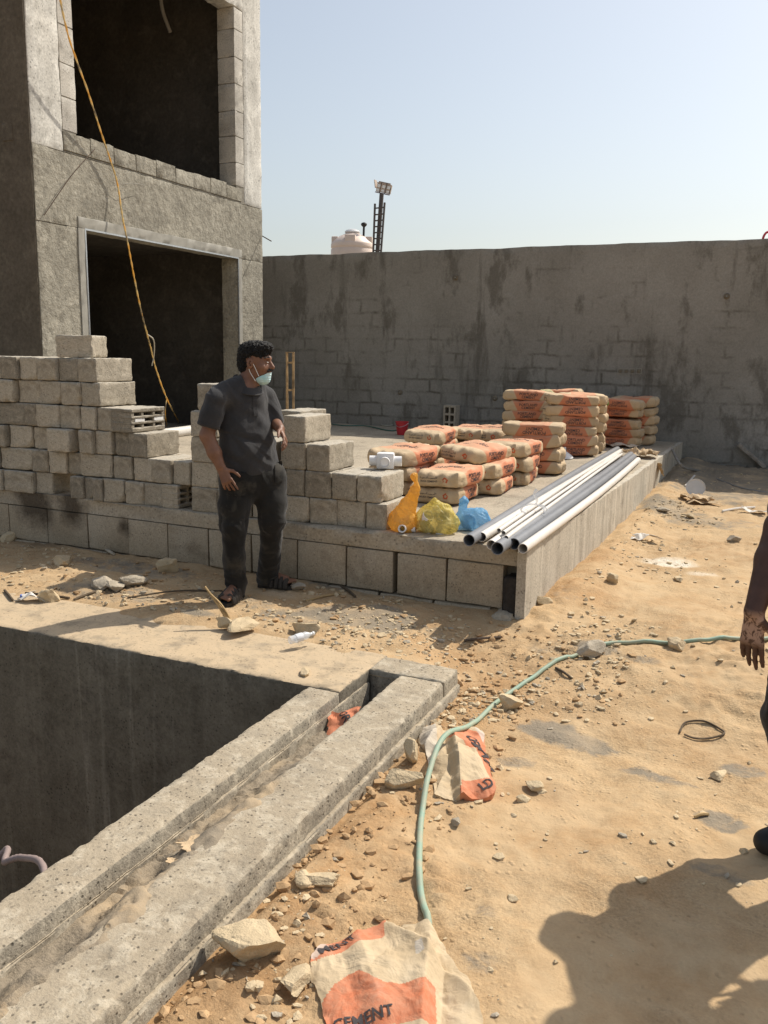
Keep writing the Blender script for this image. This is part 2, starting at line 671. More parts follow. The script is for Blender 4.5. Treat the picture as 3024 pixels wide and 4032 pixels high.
c = t.mix(t.math('ADD', 0.25, t.math('MULTIPLY', rz, 0.5)), c, t.mix(1.0, c, t.ramp(gr, (0.28, 0.6), (0.72, 1.3)), 'MULTIPLY'))
c = t.mix(t.math('MULTIPLY', t.math('SUBTRACT', 1.0, rz), t.ramp(t.noise(2.6, 6, 0.6, None, 0.6), (0.45, 0.0), (0.65, 0.6))), c, (0.545, 0.40, 0.24))
vor = t.voro(34)
fl = t.math('MULTIPLY', t.ramp(t.voro(19), (0.05, 1.0), (0.16, 0.0)), t.ramp(t.noise(3.5, 5, 0.65, None, 0.4), (0.50, 0.0), (0.60, 1.0)))
c = t.mix(t.math('MULTIPLY', fl, 0.55), c, (0.24, 0.16, 0.085))
peb = t.ramp(vor, (0.0, 1.0), (0.35, 0.0))
pm = t.ramp(t.noise(5, 4, 0.6), (0.5, 0.0), (0.64, 1.0))
h = t.math('MULTIPLY', t.math('ADD', t.math('MULTIPLY', t.noise(26, 6, 0.7), 0.9), t.math('MULTIPLY', gr, 0.4)), t.math('ADD', 0.4, t.math('MULTIPLY', rz, 0.8)))
h = t.math('ADD', h, t.math('MULTIPLY', t.math('MULTIPLY', peb, pm), 0.6))
h = t.math('ADD', h, t.math('MULTIPLY', t.noise(6, 4, 0.6, t.co('World', (1.0, 0.7, 1.0)), 0.5), 0.8))
h = t.math('SUBTRACT', h, t.math('MULTIPLY', fl, 0.35))
M_SAND = t.done(c, 0.95, t.bump(h, 0.85, 0.013), 0.12)

DUST = (0.47, 0.37, 0.25)
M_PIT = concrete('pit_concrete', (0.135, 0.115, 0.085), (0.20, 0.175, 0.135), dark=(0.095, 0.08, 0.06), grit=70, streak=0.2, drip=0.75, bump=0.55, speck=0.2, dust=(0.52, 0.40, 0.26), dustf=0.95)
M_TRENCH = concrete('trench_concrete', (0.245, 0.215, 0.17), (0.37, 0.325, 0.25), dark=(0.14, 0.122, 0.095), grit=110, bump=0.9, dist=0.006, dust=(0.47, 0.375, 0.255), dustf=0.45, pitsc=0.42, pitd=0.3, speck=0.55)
SOOT = [(*gy(70, 1088, 5.18), .30), (*gy(150, 1100, 5.18), .22), (*gy(265, 1140, 5.17), .10)]
M_SLAB = concrete('slab_concrete', (0.33, 0.285, 0.22), (0.46, 0.395, 0.30), dark=(0.21, 0.18, 0.14), grit=55, bump=0.6, dist=0.008, soot=SOOT)
M_SIDE = concrete('formed_concrete', (0.44, 0.395, 0.32), (0.56, 0.51, 0.42), dark=(0.33, 0.29, 0.23), grit=75, streak=0.4, bump=0.25)
M_BLOCK = concrete('block_concrete', (0.305, 0.265, 0.205), (0.42, 0.37, 0.29), dark=(0.23, 0.195, 0.145), grit=85, bump=0.7, dist=0.006, kind='Object', rand=0.3, speck=0.28, dust=(0.46, 0.42, 0.35))
M_PBLOCK = concrete('platform_block', (0.335, 0.275, 0.195), (0.44, 0.37, 0.275), dark=(0.25, 0.20, 0.14), grit=85, bump=0.5, dist=0.005, rand=0.10, soot=SOOT)
M_FJOINT = plain('pale_joint', (0.27, 0.25, 0.21), 0.95, 0.1, 0.2, 20, 0.4)
M_MORTAR = plain('mortar_joint', (0.20, 0.17, 0.125), 0.95, 0.1, 0.2, 20, 0.4)
M_RENDER = concrete('splash_render', (0.26, 0.24, 0.195), (0.35, 0.325, 0.265), dark=(0.19, 0.172, 0.138), grit=30, patchy=0.4, bump=1.0, dist=0.022, pits=False)
M_PILLAR = concrete('pillar_concrete', (0.52, 0.50, 0.45), (0.66, 0.64, 0.585), dark=(0.36, 0.345, 0.305), patchy=0.45, grit=40, bump=0.3, dist=0.006, streak=0.15)
M_FBLOCK = concrete('facade_block', (0.46, 0.43, 0.38), (0.56, 0.53, 0.47), dark=(0.30, 0.28, 0.24), grit=60, bump=0.4, dist=0.006, rand=0.08)
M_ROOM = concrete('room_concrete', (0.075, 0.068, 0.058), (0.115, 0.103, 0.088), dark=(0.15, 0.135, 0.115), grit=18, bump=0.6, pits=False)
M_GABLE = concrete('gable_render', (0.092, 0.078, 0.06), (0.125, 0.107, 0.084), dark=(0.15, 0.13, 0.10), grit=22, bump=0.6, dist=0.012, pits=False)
M_SMOOTH = plain('smooth_plaster', (0.33, 0.315, 0.275), 0.85, 0.2, 0.18, 6, 0.2)
M_STEEL = plain('galvanised_steel', (0.55, 0.56, 0.56), 0.35, 0.5, 0.1, 30, 0.1, Metallic=0.8)

# damp boundary wall: grey render, the block joints behind it showing as dark stains
t = NT('damp_render')
pos = t.sep(t.co('World'))
cmb = t.n('ShaderNodeCombineXYZ')
t.put(cmb.inputs[0], pos[0])
t.put(cmb.inputs[1], pos[2])
wv = t.n('ShaderNodeVectorMath', operation='ADD')
nv = t.n('ShaderNodeTexNoise')
nv.inputs['Scale'].default_value = 3.0
nv.inputs['Detail'].default_value = 5
t.put(nv.inputs['Vector'], t.co('World'))
sc = t.n('ShaderNodeVectorMath', operation='SCALE')
t.put(sc.inputs[0], nv.outputs['Color'])
sc.inputs['Scale'].default_value = 0.09
t.put(wv.inputs[0], cmb.outputs[0])
t.put(wv.inputs[1], sc.outputs[0])
br = t.n('ShaderNodeTexBrick')
t.put(br.inputs['Vector'], wv.outputs[0])
br.inputs['Scale'].default_value = 1.0
br.inputs['Brick Width'].default_value = 0.42
br.inputs['Row Height'].default_value = 0.21
br.inputs['Mortar Size'].default_value = 0.034
br.inputs['Mortar Smooth'].default_value = 1.0
br.inputs['Color1'].default_value = (0, 0, 0, 1)
br.inputs['Color2'].default_value = (0, 0, 0, 1)
br.inputs['Mortar'].default_value = (1, 1, 1, 1)
base = t.mix(t.ramp(t.noise(0.9, 6, 0.6), (0.32, 0.0), (0.68, 1.0)), (0.225, 0.212, 0.185), (0.305, 0.29, 0.26))
low = t.math('SUBTRACT', 1.0, t.math('MULTIPLY', t.math('SUBTRACT', pos[2], 0.5), 0.42), clamp=True)
pm = t.ramp(t.math('ADD', t.noise(1.1, 6, 0.7, None, 0.6), t.math('MULTIPLY', low, 0.2)), (0.56, 0.0), (0.70, 1.0))
jm = t.math('MULTIPLY', t.math('MULTIPLY', br.outputs[0], pm), t.ramp(t.noise(5, 4, 0.6), (0.32, 0.2), (0.6, 1.0)))
c = t.mix(t.math('MULTIPLY', jm, 0.85, clamp=True), base, (0.105, 0.093, 0.074))
c = t.mix(t.math('MULTIPLY', t.ramp(t.noise(1.4, 6, 0.7, t.co('World', (1.3, 1, 0.6), (4, 0, 2))), (0.54, 0.0), (0.62, 1.0)), 0.7), c, (0.125, 0.114, 0.095))
c = t.mix(t.math('MULTIPLY', t.ramp(t.noise(1.0, 6, 0.65, t.co('World', (2.6, 1, 0.35), (1, 0, 7))), (0.57, 0.0), (0.66, 1.0)), 0.7), c, (0.115, 0.105, 0.088))
c = t.mix(0.5, c, t.mix(1.0, c, t.ramp(t.noise(45, 4, 0.7), (0.25, 0.6), (0.75, 1.35)), 'MULTIPLY'))
M_WALL = t.done(c, 0.93, t.bump(t.math('ADD', t.noise(16, 5, 0.6), t.math('MULTIPLY', jm, -0.5)), 0.35, 0.01), 0.15)


# ------------------------------------------------------------------ ground
def sstep(a, b, x):
    q = np.clip((x - a) / (b - a), 0, 1)
    return q * q * (3 - 2 * q)


def base_h(x, y):
    x, y = np.asarray(x, float), np.asarray(y, float)
    low = -0.14 * (1 - sstep(3.7, 5.2, y + 0.15 * np.clip(x, -2, 2))) * sstep(-1.9, -1.3, x)
    up = 0.13 * sstep(7.5, 13, y)
    berm = 0.06 * np.exp(-((x + 1.15 - 0.02 * (y - 5)) / 0.18) ** 2) * sstep(5.0, 5.6, y) + 0.035 * np.exp(-((x + 1.25) / 0.16) ** 2) * (1 - sstep(3.9, 4.4, y))
    front = 0.02 * np.exp(-((y - 5.05) / 0.28) ** 2) * (1 - sstep(-1.6, -1.2, x)) + 0.012 * np.exp(-((y - 4.3) / 0.25) ** 2 - ((x + 2.9) / 1.1) ** 2)
    return low + up + berm + front


def ground_h(x, y):
    x, y = np.asarray(x, float), np.asarray(y, float)
    P = p3(x, y)
    r = base_h(x, y) + 0.018 * fbm(P * 1.3, 3, 3) + 0.011 * fbm(P * 5.5, 4, 9)
    rough = sstep(0.0, 0.6, fbm(P * 0.9 + 3, 2, 21) + 0.6 * np.exp(-((y - 4.6) / 0.7) ** 2) + 0.8 * np.exp(-((x + 1.1) / 0.35) ** 2) - 0.2)
    r = r + rough * 0.020 * np.abs(fbm(P * 13, 3, 31)) + 0.004 * fbm(P * 24, 2, 41)
    # trodden hollows
    for k, (hx, hy) in enumerate([(-0.15, 2.5), (0.2, 3.6), (-0.5, 3.1), (-0.6, 4.5), (0.0, 4.3), (-0.9, 4.7), (0.35, 2.4), (-0.4, 1.9), (-0.75, 2.4), (0.15, 5.2)]):
        a = 0.6 * k
        dx, dy = (x - hx) * math.cos(a) + (y - hy) * math.sin(a), -(x - hx) * math.sin(a) + (y - hy) * math.cos(a)
        q = (dx / 0.13) ** 2 + (dy / 0.055) ** 2
        r = r - 0.011 * np.exp(-q * q) + 0.004 * np.exp(-((q - 1.7) / 0.5) ** 2) - 0.003 * np.exp(-q * q) * np.sin(dx * 190)
    return r


def axis(parts):
    out = [parts[0][0]]
    for a, b, n in parts:
        out += list(np.linspace(a, b, n + 1)[1:])
    return np.array(out)


gxs = axis([(-400, -60, 4), (-60, -9, 16), (-9, -4.6, 60), (-4.6, -1.5, 105), (-1.5, 0.9, 130), (0.9, 3, 34), (3, 12, 16), (12, 60, 8), (60, 400, 4)])
gys = axis([(-60, -4, 6), (-4, 1.0, 20), (1.0, 5.2, 225), (5.2, 8, 80), (8, 13.4, 80), (13.4, 40, 14), (40, 700, 8)])
GX, GY = np.meshgrid(gxs, gys, indexing='ij')
GZ = ground_h(GX, GY)
# dirt spills over the far pit wall in a ragged line
inpit = (GX < -1.385) & (GY < 4.04 + 0.0 * GX)
nx, ny = GX.shape
ids = np.arange(nx * ny).reshape(nx, ny)
cxm, cym = (GX[:-1, :-1] + GX[1:, 1:]) / 2, (GY[:-1, :-1] + GY[1:, 1:]) / 2
keep = ~((cxm < -1.40) & (cxm > -9.6) & (cym < 3.86) & (cym > -1.4))
inplat = (cxm < -1.6) & (cym > 5.6) & (cym < 13.0) & (cxm > -13)
keep &= ~inplat
GZ = np.where((GX < -1.30) & (GY < 3.95), np.minimum(GZ, -0.10 - 0.03 * sstep(-1.30, -1.34, GX)), GZ)
GZ = np.where((GX < -1.41) & (GX > -9.8) & (GY < 4.3) & (GY > -1.8), np.minimum(GZ, 0.5) * sstep(3.9, 4.25, GY + 0.07 * fbm(p3(GX, GY) * 4, 3, 77)) - 0.03 * (1 - sstep(3.9, 4.12, GY + 0.10 * fbm(p3(GX, GY) * 4, 3, 77))), GZ)
fi = np.nonzero(keep)
F = np.stack([ids[:-1, :-1][fi], ids[1:, :-1][fi], ids[1:, 1:][fi], ids[:-1, 1:][fi]], 1)
V = np.stack([GX.ravel(), GY.ravel(), GZ.ravel()], 1)
gme = mesh('ground', V, F, M_SAND, True)
stain = np.zeros(nx * ny)
lime = np.zeros(nx * ny)
damp = np.zeros(nx * ny)
soil = np.zeros(nx * ny)
wob = fbm(V * 3.3, 4, 5) * 0.55


def blotch(arr, u, v, rx, ry, s=1.0, z=-0.08):
    c0 = gz(u, v, z)
    q = ((V[:, 0] - c0[0]) / rx) ** 2 + ((V[:, 1] - c0[1]) / ry) ** 2
    arr[:] = np.maximum(arr, s * np.clip(1.25 - q + wob, 0, 1))


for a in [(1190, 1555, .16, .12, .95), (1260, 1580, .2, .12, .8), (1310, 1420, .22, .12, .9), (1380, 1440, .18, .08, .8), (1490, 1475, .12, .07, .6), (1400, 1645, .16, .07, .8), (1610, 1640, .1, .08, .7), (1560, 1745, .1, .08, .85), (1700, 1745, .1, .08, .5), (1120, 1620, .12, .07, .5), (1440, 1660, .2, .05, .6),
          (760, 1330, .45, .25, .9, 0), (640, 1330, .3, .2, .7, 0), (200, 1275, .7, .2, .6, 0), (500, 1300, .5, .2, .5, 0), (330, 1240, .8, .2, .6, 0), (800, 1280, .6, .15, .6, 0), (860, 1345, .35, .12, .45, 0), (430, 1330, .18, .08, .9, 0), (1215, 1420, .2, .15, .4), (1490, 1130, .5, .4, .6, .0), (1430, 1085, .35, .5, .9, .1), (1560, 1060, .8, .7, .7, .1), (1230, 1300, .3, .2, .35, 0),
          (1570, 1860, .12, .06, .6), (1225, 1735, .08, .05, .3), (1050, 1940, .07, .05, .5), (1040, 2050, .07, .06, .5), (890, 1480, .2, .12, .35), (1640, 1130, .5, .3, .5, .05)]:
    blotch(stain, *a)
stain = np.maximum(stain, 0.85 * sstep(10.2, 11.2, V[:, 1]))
for a in [(1450, 1215, .22, .14, 1.0, 0), (1520, 1240, .12, .08, .6, 0), (600, 1285, .2, .1, .25, 0)]:
    blotch(lime, *a)
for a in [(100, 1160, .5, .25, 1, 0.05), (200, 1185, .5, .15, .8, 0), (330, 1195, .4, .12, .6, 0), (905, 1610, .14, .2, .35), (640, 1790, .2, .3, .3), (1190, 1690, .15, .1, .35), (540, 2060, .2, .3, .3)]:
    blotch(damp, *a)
soil = np.clip(1.2 * np.exp(-((V[:, 0] + 1.30) / 0.28) ** 2) * (1 - sstep(3.9, 4.8, V[:, 1])) + 0.5 * wob, 0, 1) * (V[:, 1] < 5.2)
for a in [(1000, 1480, .35, .3, .8), (900, 1590, .2, .25, 1), (1160, 1700, .2, .15, .8), (640, 1840, .25, .35, .8), (560, 2080, .25, .35, .8), (1000, 1390, .5, .2, .6, 0), (700, 1300, .8, .2, .5, 0), (1250, 1290, .35, .3, .7, 0), (330, 1290, .6, .2, .4, 0), (1290, 1200, .3, .5, .6, 0), (1500, 1330, .4, .3, .35)]:
    blotch(soil, *a)
for nm, arr in (('stain', stain), ('lime', lime), ('damp', damp), ('soil', soil)):
    at = gme.attributes.new(nm, 'FLOAT', 'POINT')
    at.data.foreach_set('value', arr.astype(np.float32))
ob('ground', gme, kind='structure')

# ------------------------------------------------------------------ pit with its double wall and channel
pit = thing('concrete_pit', 'deep rectangular concrete pit with a double wall and a channel beside it', 'pit', (-3.5, 3.5, 0))


def part(name, VF, mat, parent, smooth=True, **kw):
    o = mk(name, VF, mat, parent, smooth=smooth, **kw)
    o.matrix_parent_inverse = Matrix.Translation(-Vector(parent.location)) if parent.rotation_euler.z == 0 else parent.matrix_basis.inverted()
    return o


def rb(x0, x1, y0, y1, z0, z1, **kw):
    VF = rough_box(x1 - x0, y1 - y0, z1 - z0, **kw)
    return VF[0] + np.array([(x0 + x1) / 2, (y0 + y1) / 2, z0]), VF[1]


def crumble(VF, topz, amp=0.012, seed=0, fq=9):
    """break up the upper arrises of a cast wall"""
    Vv = VF[0].copy()
    m = Vv[:, 2] > topz - 0.05
    c = Vv[:, :2].min(0), Vv[:, :2].max(0)
    rim = np.minimum(np.minimum(Vv[:, 0] - c[0][0], c[1][0] - Vv[:, 0]), np.minimum(Vv[:, 1] - c[0][1], c[1][1] - Vv[:, 1]))
    ar = np.exp(-(rim / 0.013) ** 2) * m
    Vv[m, 2] += 0.0022 * fbm(Vv[m] * 9, 3, seed, 0.5)
    chip = np.clip(fbm(Vv * np.array([26, 26, 6]), 4, seed + 7, 0.6) - 0.15, 0, 1)
    Vv[:, 2] -= ar * amp * (0.15 + 1.5 * chip)
    Vv[:, 0] += ar * amp * 0.6 * chip * np.where(Vv[:, 0] < (c[0][0] + c[1][0]) / 2, 1, -1)
    Vv[:, 1] += ar * amp * 0.6 * chip * np.where(Vv[:, 1] < (c[0][1] + c[1][1]) / 2, 1, -1)
    return Vv, VF[1]


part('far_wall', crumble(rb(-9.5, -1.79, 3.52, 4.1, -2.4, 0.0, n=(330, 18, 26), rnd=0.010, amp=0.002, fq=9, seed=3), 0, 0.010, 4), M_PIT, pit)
part('channel_end', crumble(rb(-1.795, -1.375, 3.86, 4.07, -0.7, 0.004, n=(22, 12, 14), rnd=0.010, amp=0.002, fq=26, seed=4), 0, 0.006, 6), M_TRENCH, pit)
part('inner_wall', crumble(rb(-1.968, -1.79, -1.0, 3.525, -2.4, -0.003, n=(14, 520, 26), rnd=0.010, amp=0.0012, fq=30, seed=5), 0, 0.006, 8, 22), M_TRENCH, pit)
part('inner_ledge', crumble(rb(-1.80, -1.782, -1.0, 3.85, -0.5, -0.062, n=(3, 260, 5), rnd=0.006, amp=0.004, fq=16, seed=15), -.062, 0.006, 12, 14), M_TRENCH, pit)
part('outer_wall', crumble(rb(-1.62, -1.378, -1.0, 3.865, -0.7, 0.0, n=(18, 520, 12), rnd=0.012, amp=0.0015, fq=30, seed=6), 0, 0.007, 9, 20), M_TRENCH, pit)
part('outer_ledge', crumble(rb(-1.385, -1.358, -1.0, 4.06, -0.6, -0.075, n=(3, 260, 5), rnd=0.006, amp=0.004, fq=16, seed=16), -.075, 0.007, 13, 14), M_TRENCH, pit)
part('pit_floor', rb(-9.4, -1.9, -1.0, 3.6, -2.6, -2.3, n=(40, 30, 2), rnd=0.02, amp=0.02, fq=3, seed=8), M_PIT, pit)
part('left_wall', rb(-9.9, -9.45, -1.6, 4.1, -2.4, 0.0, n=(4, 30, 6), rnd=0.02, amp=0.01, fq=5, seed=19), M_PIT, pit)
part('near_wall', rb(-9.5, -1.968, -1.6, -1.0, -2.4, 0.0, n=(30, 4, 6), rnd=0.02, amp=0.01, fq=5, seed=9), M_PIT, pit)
xs, ys = np.linspace(-1.80, -1.47, 36), np.linspace(-0.8, 3.50, 330)
X, Y = np.meshgrid(xs, ys, indexing='ij')
lv = sstep(3.35, 2.6, Y)
Zc = -0.125 + (0.03 + 0.10 * sstep(-1.76, -1.60, X + 0.03 * fbm(p3(X, Y) * 5, 3, 66))) * lv + 0.010 * fbm(p3(X, Y) * 9, 4, 61) + 0.016 * np.abs(fbm(p3(X, Y) * 22, 3, 62)) - 0.05 * sstep(3.36, 3.5, Y) - 0.06 * sstep(-1.60, -1.50, X + 0.05 * fbm(p3(X, Y) * 6, 3, 67))
i2 = np.arange(X.size).reshape(X.shape)
Fc = np.stack([i2[:-1, :-1].ravel(), i2[1:, :-1].ravel(), i2[1:, 1:].ravel(), i2[:-1, 1:].ravel()], 1)
chm = mesh('channel_fill', np.stack([X.ravel(), Y.ravel(), Zc.ravel()], 1), Fc, M_SAND, True)
sa = chm.attributes.new('stain', 'FLOAT', 'POINT')
sa.data.foreach_set('value', (0.92 + 0.3 * fbm(p3(X, Y).reshape(-1, 3) * 4, 3, 64)).astype(np.float32))
o = ob('channel_fill', chm, pit)
o.matrix_parent_inverse = Matrix.Translation(-Vector(pit.location))
part('channel_floor', rb(-1.80, -1.6, 3.40, 3.9, -0.75, -0.6, n=(4, 6, 2), seed=3), M_TRENCH, pit)

# ------------------------------------------------------------------ platform
PT = 0.43
plat = thing('concrete_platform', 'raised concrete platform on a course of blocks with a cast side wall', 'platform', (-5, 5.12, 0))


def edge_x(y):
    return -1.30 + (np.asarray(y) - 5.12) * 0.020


VF = rough_box(1, 1, 0.115, n=(170, 130, 4), rnd=0.015, amp=0.0, fq=1, seed=2)
V = VF[0].copy()
u_, v_ = V[:, 0] + 0.5, V[:, 1] + 0.5
yy = 5.125 + (13.1 - 5.125) * (1 - (1 - v_) ** 0.6 if False else v_ ** 1.5)
xx = edge_x(yy) - 0.045 - (1 - u_) ** 1.6 * 12.5
yy = yy + 0.02 * (-1.3 - xx) * (1 - v_)
V = np.stack([xx, yy, V[:, 2] + PT - 0.115], 1)
tm = V[:, 2] > PT - 0.03
V[tm, 2] += 0.010 * fbm(V[tm] * 3.5, 4, 71) + 0.004
fr = v_ < 0.004
V[fr, 1] += 0.013 * fbm(V[fr] * 7, 4, 72)
V[fr & tm, 2] += 0.010 * fbm(V[fr & tm] * 10, 3, 73)
part('slab', (V, VF[1]), M_SLAB, plat)
part('infill', box(-13.8, -1.36, 5.235, 13.0, -0.4, 0.316), M_MORTAR, plat, False)
VF = rough_box(1, 1, 1, n=(4, 160, 20), rnd=0.01, amp=0.0, fq=1, seed=2)
V = VF[0].copy()
yy = 5.07 + (13.1 - 5.07) * (V[:, 1] + 0.5)
xx = edge_x(yy) + (V[:, 0] - 0.5) * 0.055
V = np.stack([xx, yy, -0.4 + V[:, 2] * (PT + 0.405)], 1)
outm = V[:, 0] > edge_x(V[:, 1]) - 0.03
V[outm, 0] += 0.006 * fbm(V[outm] * np.array([1, 2.2, 0.6]), 3, 75) + 0.003 * fbm(V[outm] * 14, 3, 76)
for jy in (5.52, 6.6, 7.8, 9.1, 10.4, 11.5):
    g = np.exp(-((V[:, 1] - jy) / 0.03) ** 2)
    V[outm, 0] -= 0.012 * g[outm]
V[:, 2] += np.where(V[:, 2] > 0.4, 0.010 * fbm(V * 6, 3, 78), 0)
part('side_wall', (V, VF[1]), M_SIDE, plat)

PBV = [mesh('block', *rough_box(0.385, 0.12, 0.285, n=(4, 2, 3), rnd=0.008, amp=0.004, fq=14, seed=k), M_PBLOCK, True) for k in range(5)]
jx = [-7.4, -7.0, -6.6, -6.2, -5.8, -5.36, -4.93, -4.51, -4.12, -3.74, -3.46, -3.36, -2.97, -2.58, -2.222, -2.198, -1.84, -1.455]
k = 0
for a, b in zip(jx[:-1], jx[1:]):
    if abs(a + 2.222) < .001:
        continue
    o = ob('block', PBV[k % 5], plat, ((a + b) / 2 + 5, 0.065 + 0.02 * (-1.3 - (a + b) / 2) + random.Random(k).uniform(-.006, .006), 0.03))
    o.scale = ((b - a - 0.008) / 0.385, 1, 1)
    k += 1
x = -7.3
while x < -1.5:
    o = ob('block', PBV[k % 5], plat, (x + 5, 0.062 + 0.02 * (-1.3 - x), -0.262))
    k += 1
    x += 0.398
# dark recessed stub and broken footing stone at the corner
part('corner_stub', rb(-1.445, -1.352, 5.09, 5.3, -0.02, 0.25, n=(5, 6, 7), rnd=0.01, amp=0.008, fq=30, seed=12), plain('bitumen_coating', (0.035, 0.03, 0.026), 0.8, 0.3, 0.4, 30, 0.8), plat)
part('corner_footing', rb(-1.52, -1.33, 5.03, 5.25, -0.15, 0.03, n=(7, 6, 6), rnd=0.03, amp=0.02, fq=14, seed=13), M_SLAB, plat)

# ------------------------------------------------------------------ building
FX = -7.35
Y0, Y1 = 7.21, 11.71
bl = thing('unfinished_building', 'unfinished grey two storey concrete building with two big dark openings', 'building', (FX, Y0, 0))


def fpart(name, y0, y1, z0, z1, mat, dx=0.0, th=0.28, seed=0, n=None, rnd=0.012, amp=0.005, fq=12, parent=None):
    n = n or (2, max(3, int((y1 - y0) / 0.06)), max(3, int((z1 - z0) / 0.06)))
    return part(name, rb(FX - th, FX + dx, y0, y1, z0, z1, n=n, rnd=rnd, amp=amp, fq=fq, seed=seed), mat, parent or bl)


ZL, ZS, ZU = 2.955, 3.755, 6.34          # lintel, underside of the sill course, head of the upper opening
fpart('ground_pier', Y0, 7.92, 0.3, ZL, M_RENDER, amp=0.004, rnd=.004, seed=1)
fpart('ground_pier', 11.03, Y1, 0.3, ZL, M_RENDER, amp=0.004, rnd=.004, seed=2)
fpart('spandrel', Y0, Y1, ZL, ZS - 0.02, M_RENDER, 0.0015, amp=0.004, rnd=.004, seed=3)
fpart('upper_pillar', Y0, 7.66, ZS - 0.02, 7.52, M_PILLAR, 0.0, seed=4, amp=0.003)
fpart('upper_pillar', 11.235, Y1, ZS - 0.02, 7.52, M_PILLAR, 0.0, seed=5, amp=0.003)
fpart('lintel_beam', 7.66, 11.235, ZU, 7.52, M_PILLAR, 0.003, seed=6)
fpart('sill_bed', 7.66, 11.235, ZS - 0.02, ZS, M_FJOINT, -0.006, n=(2, 20, 2), rnd=0.004, amp=0.002, seed=7)
fpart('joint_backing', 7.66, 7.87, ZS, ZU, M_FJOINT, -0.008, n=(2, 3, 3), rnd=0.003, amp=0.0, seed=7)
fpart('joint_backing', 11.035, 11.235, ZS, ZU, M_FJOINT, -0.008, n=(2, 3, 3), rnd=0.003, amp=0.0, seed=7)
fpart('joint_backing', 7.87, 11.035, ZS, 3.92, M_FJOINT, -0.008, n=(2, 3, 3), rnd=0.003, amp=0.0, seed=7)


def fblock(y0, y1, z0, z1, mat, k, dx=0.0, amp=0.004):
    n = (2, max(3, int((y1 - y0) / .05)), max(3, int((z1 - z0) / .05)))
    part('block', rb(FX - 0.285, FX + dx, y0 + .003, y1 - .003, z0 + .003, z1 - .003, n=n, rnd=0.004, amp=amp, fq=11, seed=20 + k), mat, bl)


y = 7.66
for k in range(10):
    y2 = min(11.235, y + (0.385 if k else 0.42))
    if y2 - y > 0.08:
        fblock(y, y2, ZS, 3.955 + 0.012 * math.sin(k * 2.1), M_RENDER, k, 0.004, 0.004)
    y = y2
KC = 1100 / 1659 / DS
zj = [3.965] + [gx(400 * KC, v * KC, FX)[2] for v in (580, 385, 160, -40)] + [ZU]
for k in range(len(zj) - 1):
    fblock(7.66, 7.888, zj[k], zj[k + 1], M_FBLOCK, k + 20, -0.003)
zj = [3.965] + [gx(1420 * KC, v * KC, FX)[2] for v in (970, 815, 665, 505, 350, 185)] + [ZU]
for k in range(len(zj) - 1):
    fblock(11.015, 11.235, zj[k], zj[k + 1], M_FBLOCK, k + 40, -0.003)
# smoothed plaster bands with steel corner beads round the lower opening
part('plaster_band', rb(FX, FX + 0.014, 7.82, 11.13, ZL + .005, ZL + 0.125, n=(2, 50, 4), rnd=0.004, amp=0.004, fq=9, seed=8), M_SMOOTH, bl)
part('plaster_band', rb(FX, FX + 0.014, 7.81, 7.92, 0.3, ZL + .005, n=(2, 4, 40), rnd=0.004, amp=0.004, fq=9, seed=9), M_SMOOTH, bl)
part('plaster_band', rb(FX, FX + 0.014, 11.03, 11.13, 0.3, ZL + .005, n=(2, 4, 40), rnd=0.004, amp=0.004, fq=9, seed=10), M_SMOOTH, bl)
part('corner_bead', box(FX + 0.004, FX + 0.020, 7.915, 11.035, ZL - .012, ZL + .007), M_STEEL, bl, False)
part('corner_bead', box(FX + 0.004, FX + 0.020, 7.912, 7.930, 0.46, ZL - .012), M_STEEL, bl, False)
part('corner_bead', box(FX + 0.004, FX + 0.020, 11.02, 11.038, 0.46, ZL - .012), M_STEEL, bl, False)
# gable wall towards the camera, in the shade, and the shell of the rooms
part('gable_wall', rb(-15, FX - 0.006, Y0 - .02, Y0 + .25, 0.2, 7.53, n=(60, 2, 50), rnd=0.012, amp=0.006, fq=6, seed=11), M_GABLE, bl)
c0 = gy(22, 283, Y0)
part('putlog_patch', rb(c0[0] - 0.09, c0[0] + 0.07, Y0 - .032, Y0 + .0, c0[2] - 0.11, c0[2] + 0.08, n=(4, 2, 4), rnd=0.01, amp=0.006, seed=14), M_GABLE, bl)
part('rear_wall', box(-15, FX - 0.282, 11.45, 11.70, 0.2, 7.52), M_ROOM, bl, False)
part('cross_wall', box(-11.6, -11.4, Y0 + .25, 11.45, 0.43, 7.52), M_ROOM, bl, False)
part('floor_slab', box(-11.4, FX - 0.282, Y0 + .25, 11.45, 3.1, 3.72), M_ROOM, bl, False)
part('roof_slab', box(-15, FX - 0.001, Y0, Y1, 7.52, 7.72), M_PILLAR, bl, False)
# rebar stubs and a loose cable on the facade
M_REBAR = plain('rusty_rebar', (0.10, 0.07, 0.05), 0.8, 0.3, 0.3, 40, 0.4)
part('rebar_stub', tubepts([gx(567, 510, FX + .02), gx(586, 521, FX + .25)], 0.008, 6), M_REBAR, bl)
p = gx(205, 322, FX + 0.01)
q = gx(95, 465, FX + 0.03)
part('wire_end', tubepts(spline([p, (p + q) / 2 + np.array([.05, -.02, .06]), q], 6), 0.005, 6), M_REBAR, bl)
part('wire_end', tubepts(spline([gx(235, 402, FX + .01), gx(255, 399, FX + 0.06), gx(285, 396, FX + .09), gx(310, 399, FX + .06)], 6), 0.003, 6), M_SMOOTH, bl)
# grey conduit hanging inside the upper room
part('hanging_conduit', tubepts(spline([gx(345, -20, -8.6), gx(352, 25, -8.6), gx(368, 70, -8.6)], 8), 0.028, 8), plain('grey_conduit', (0.3, 0.29, 0.27), 0.6), bl)

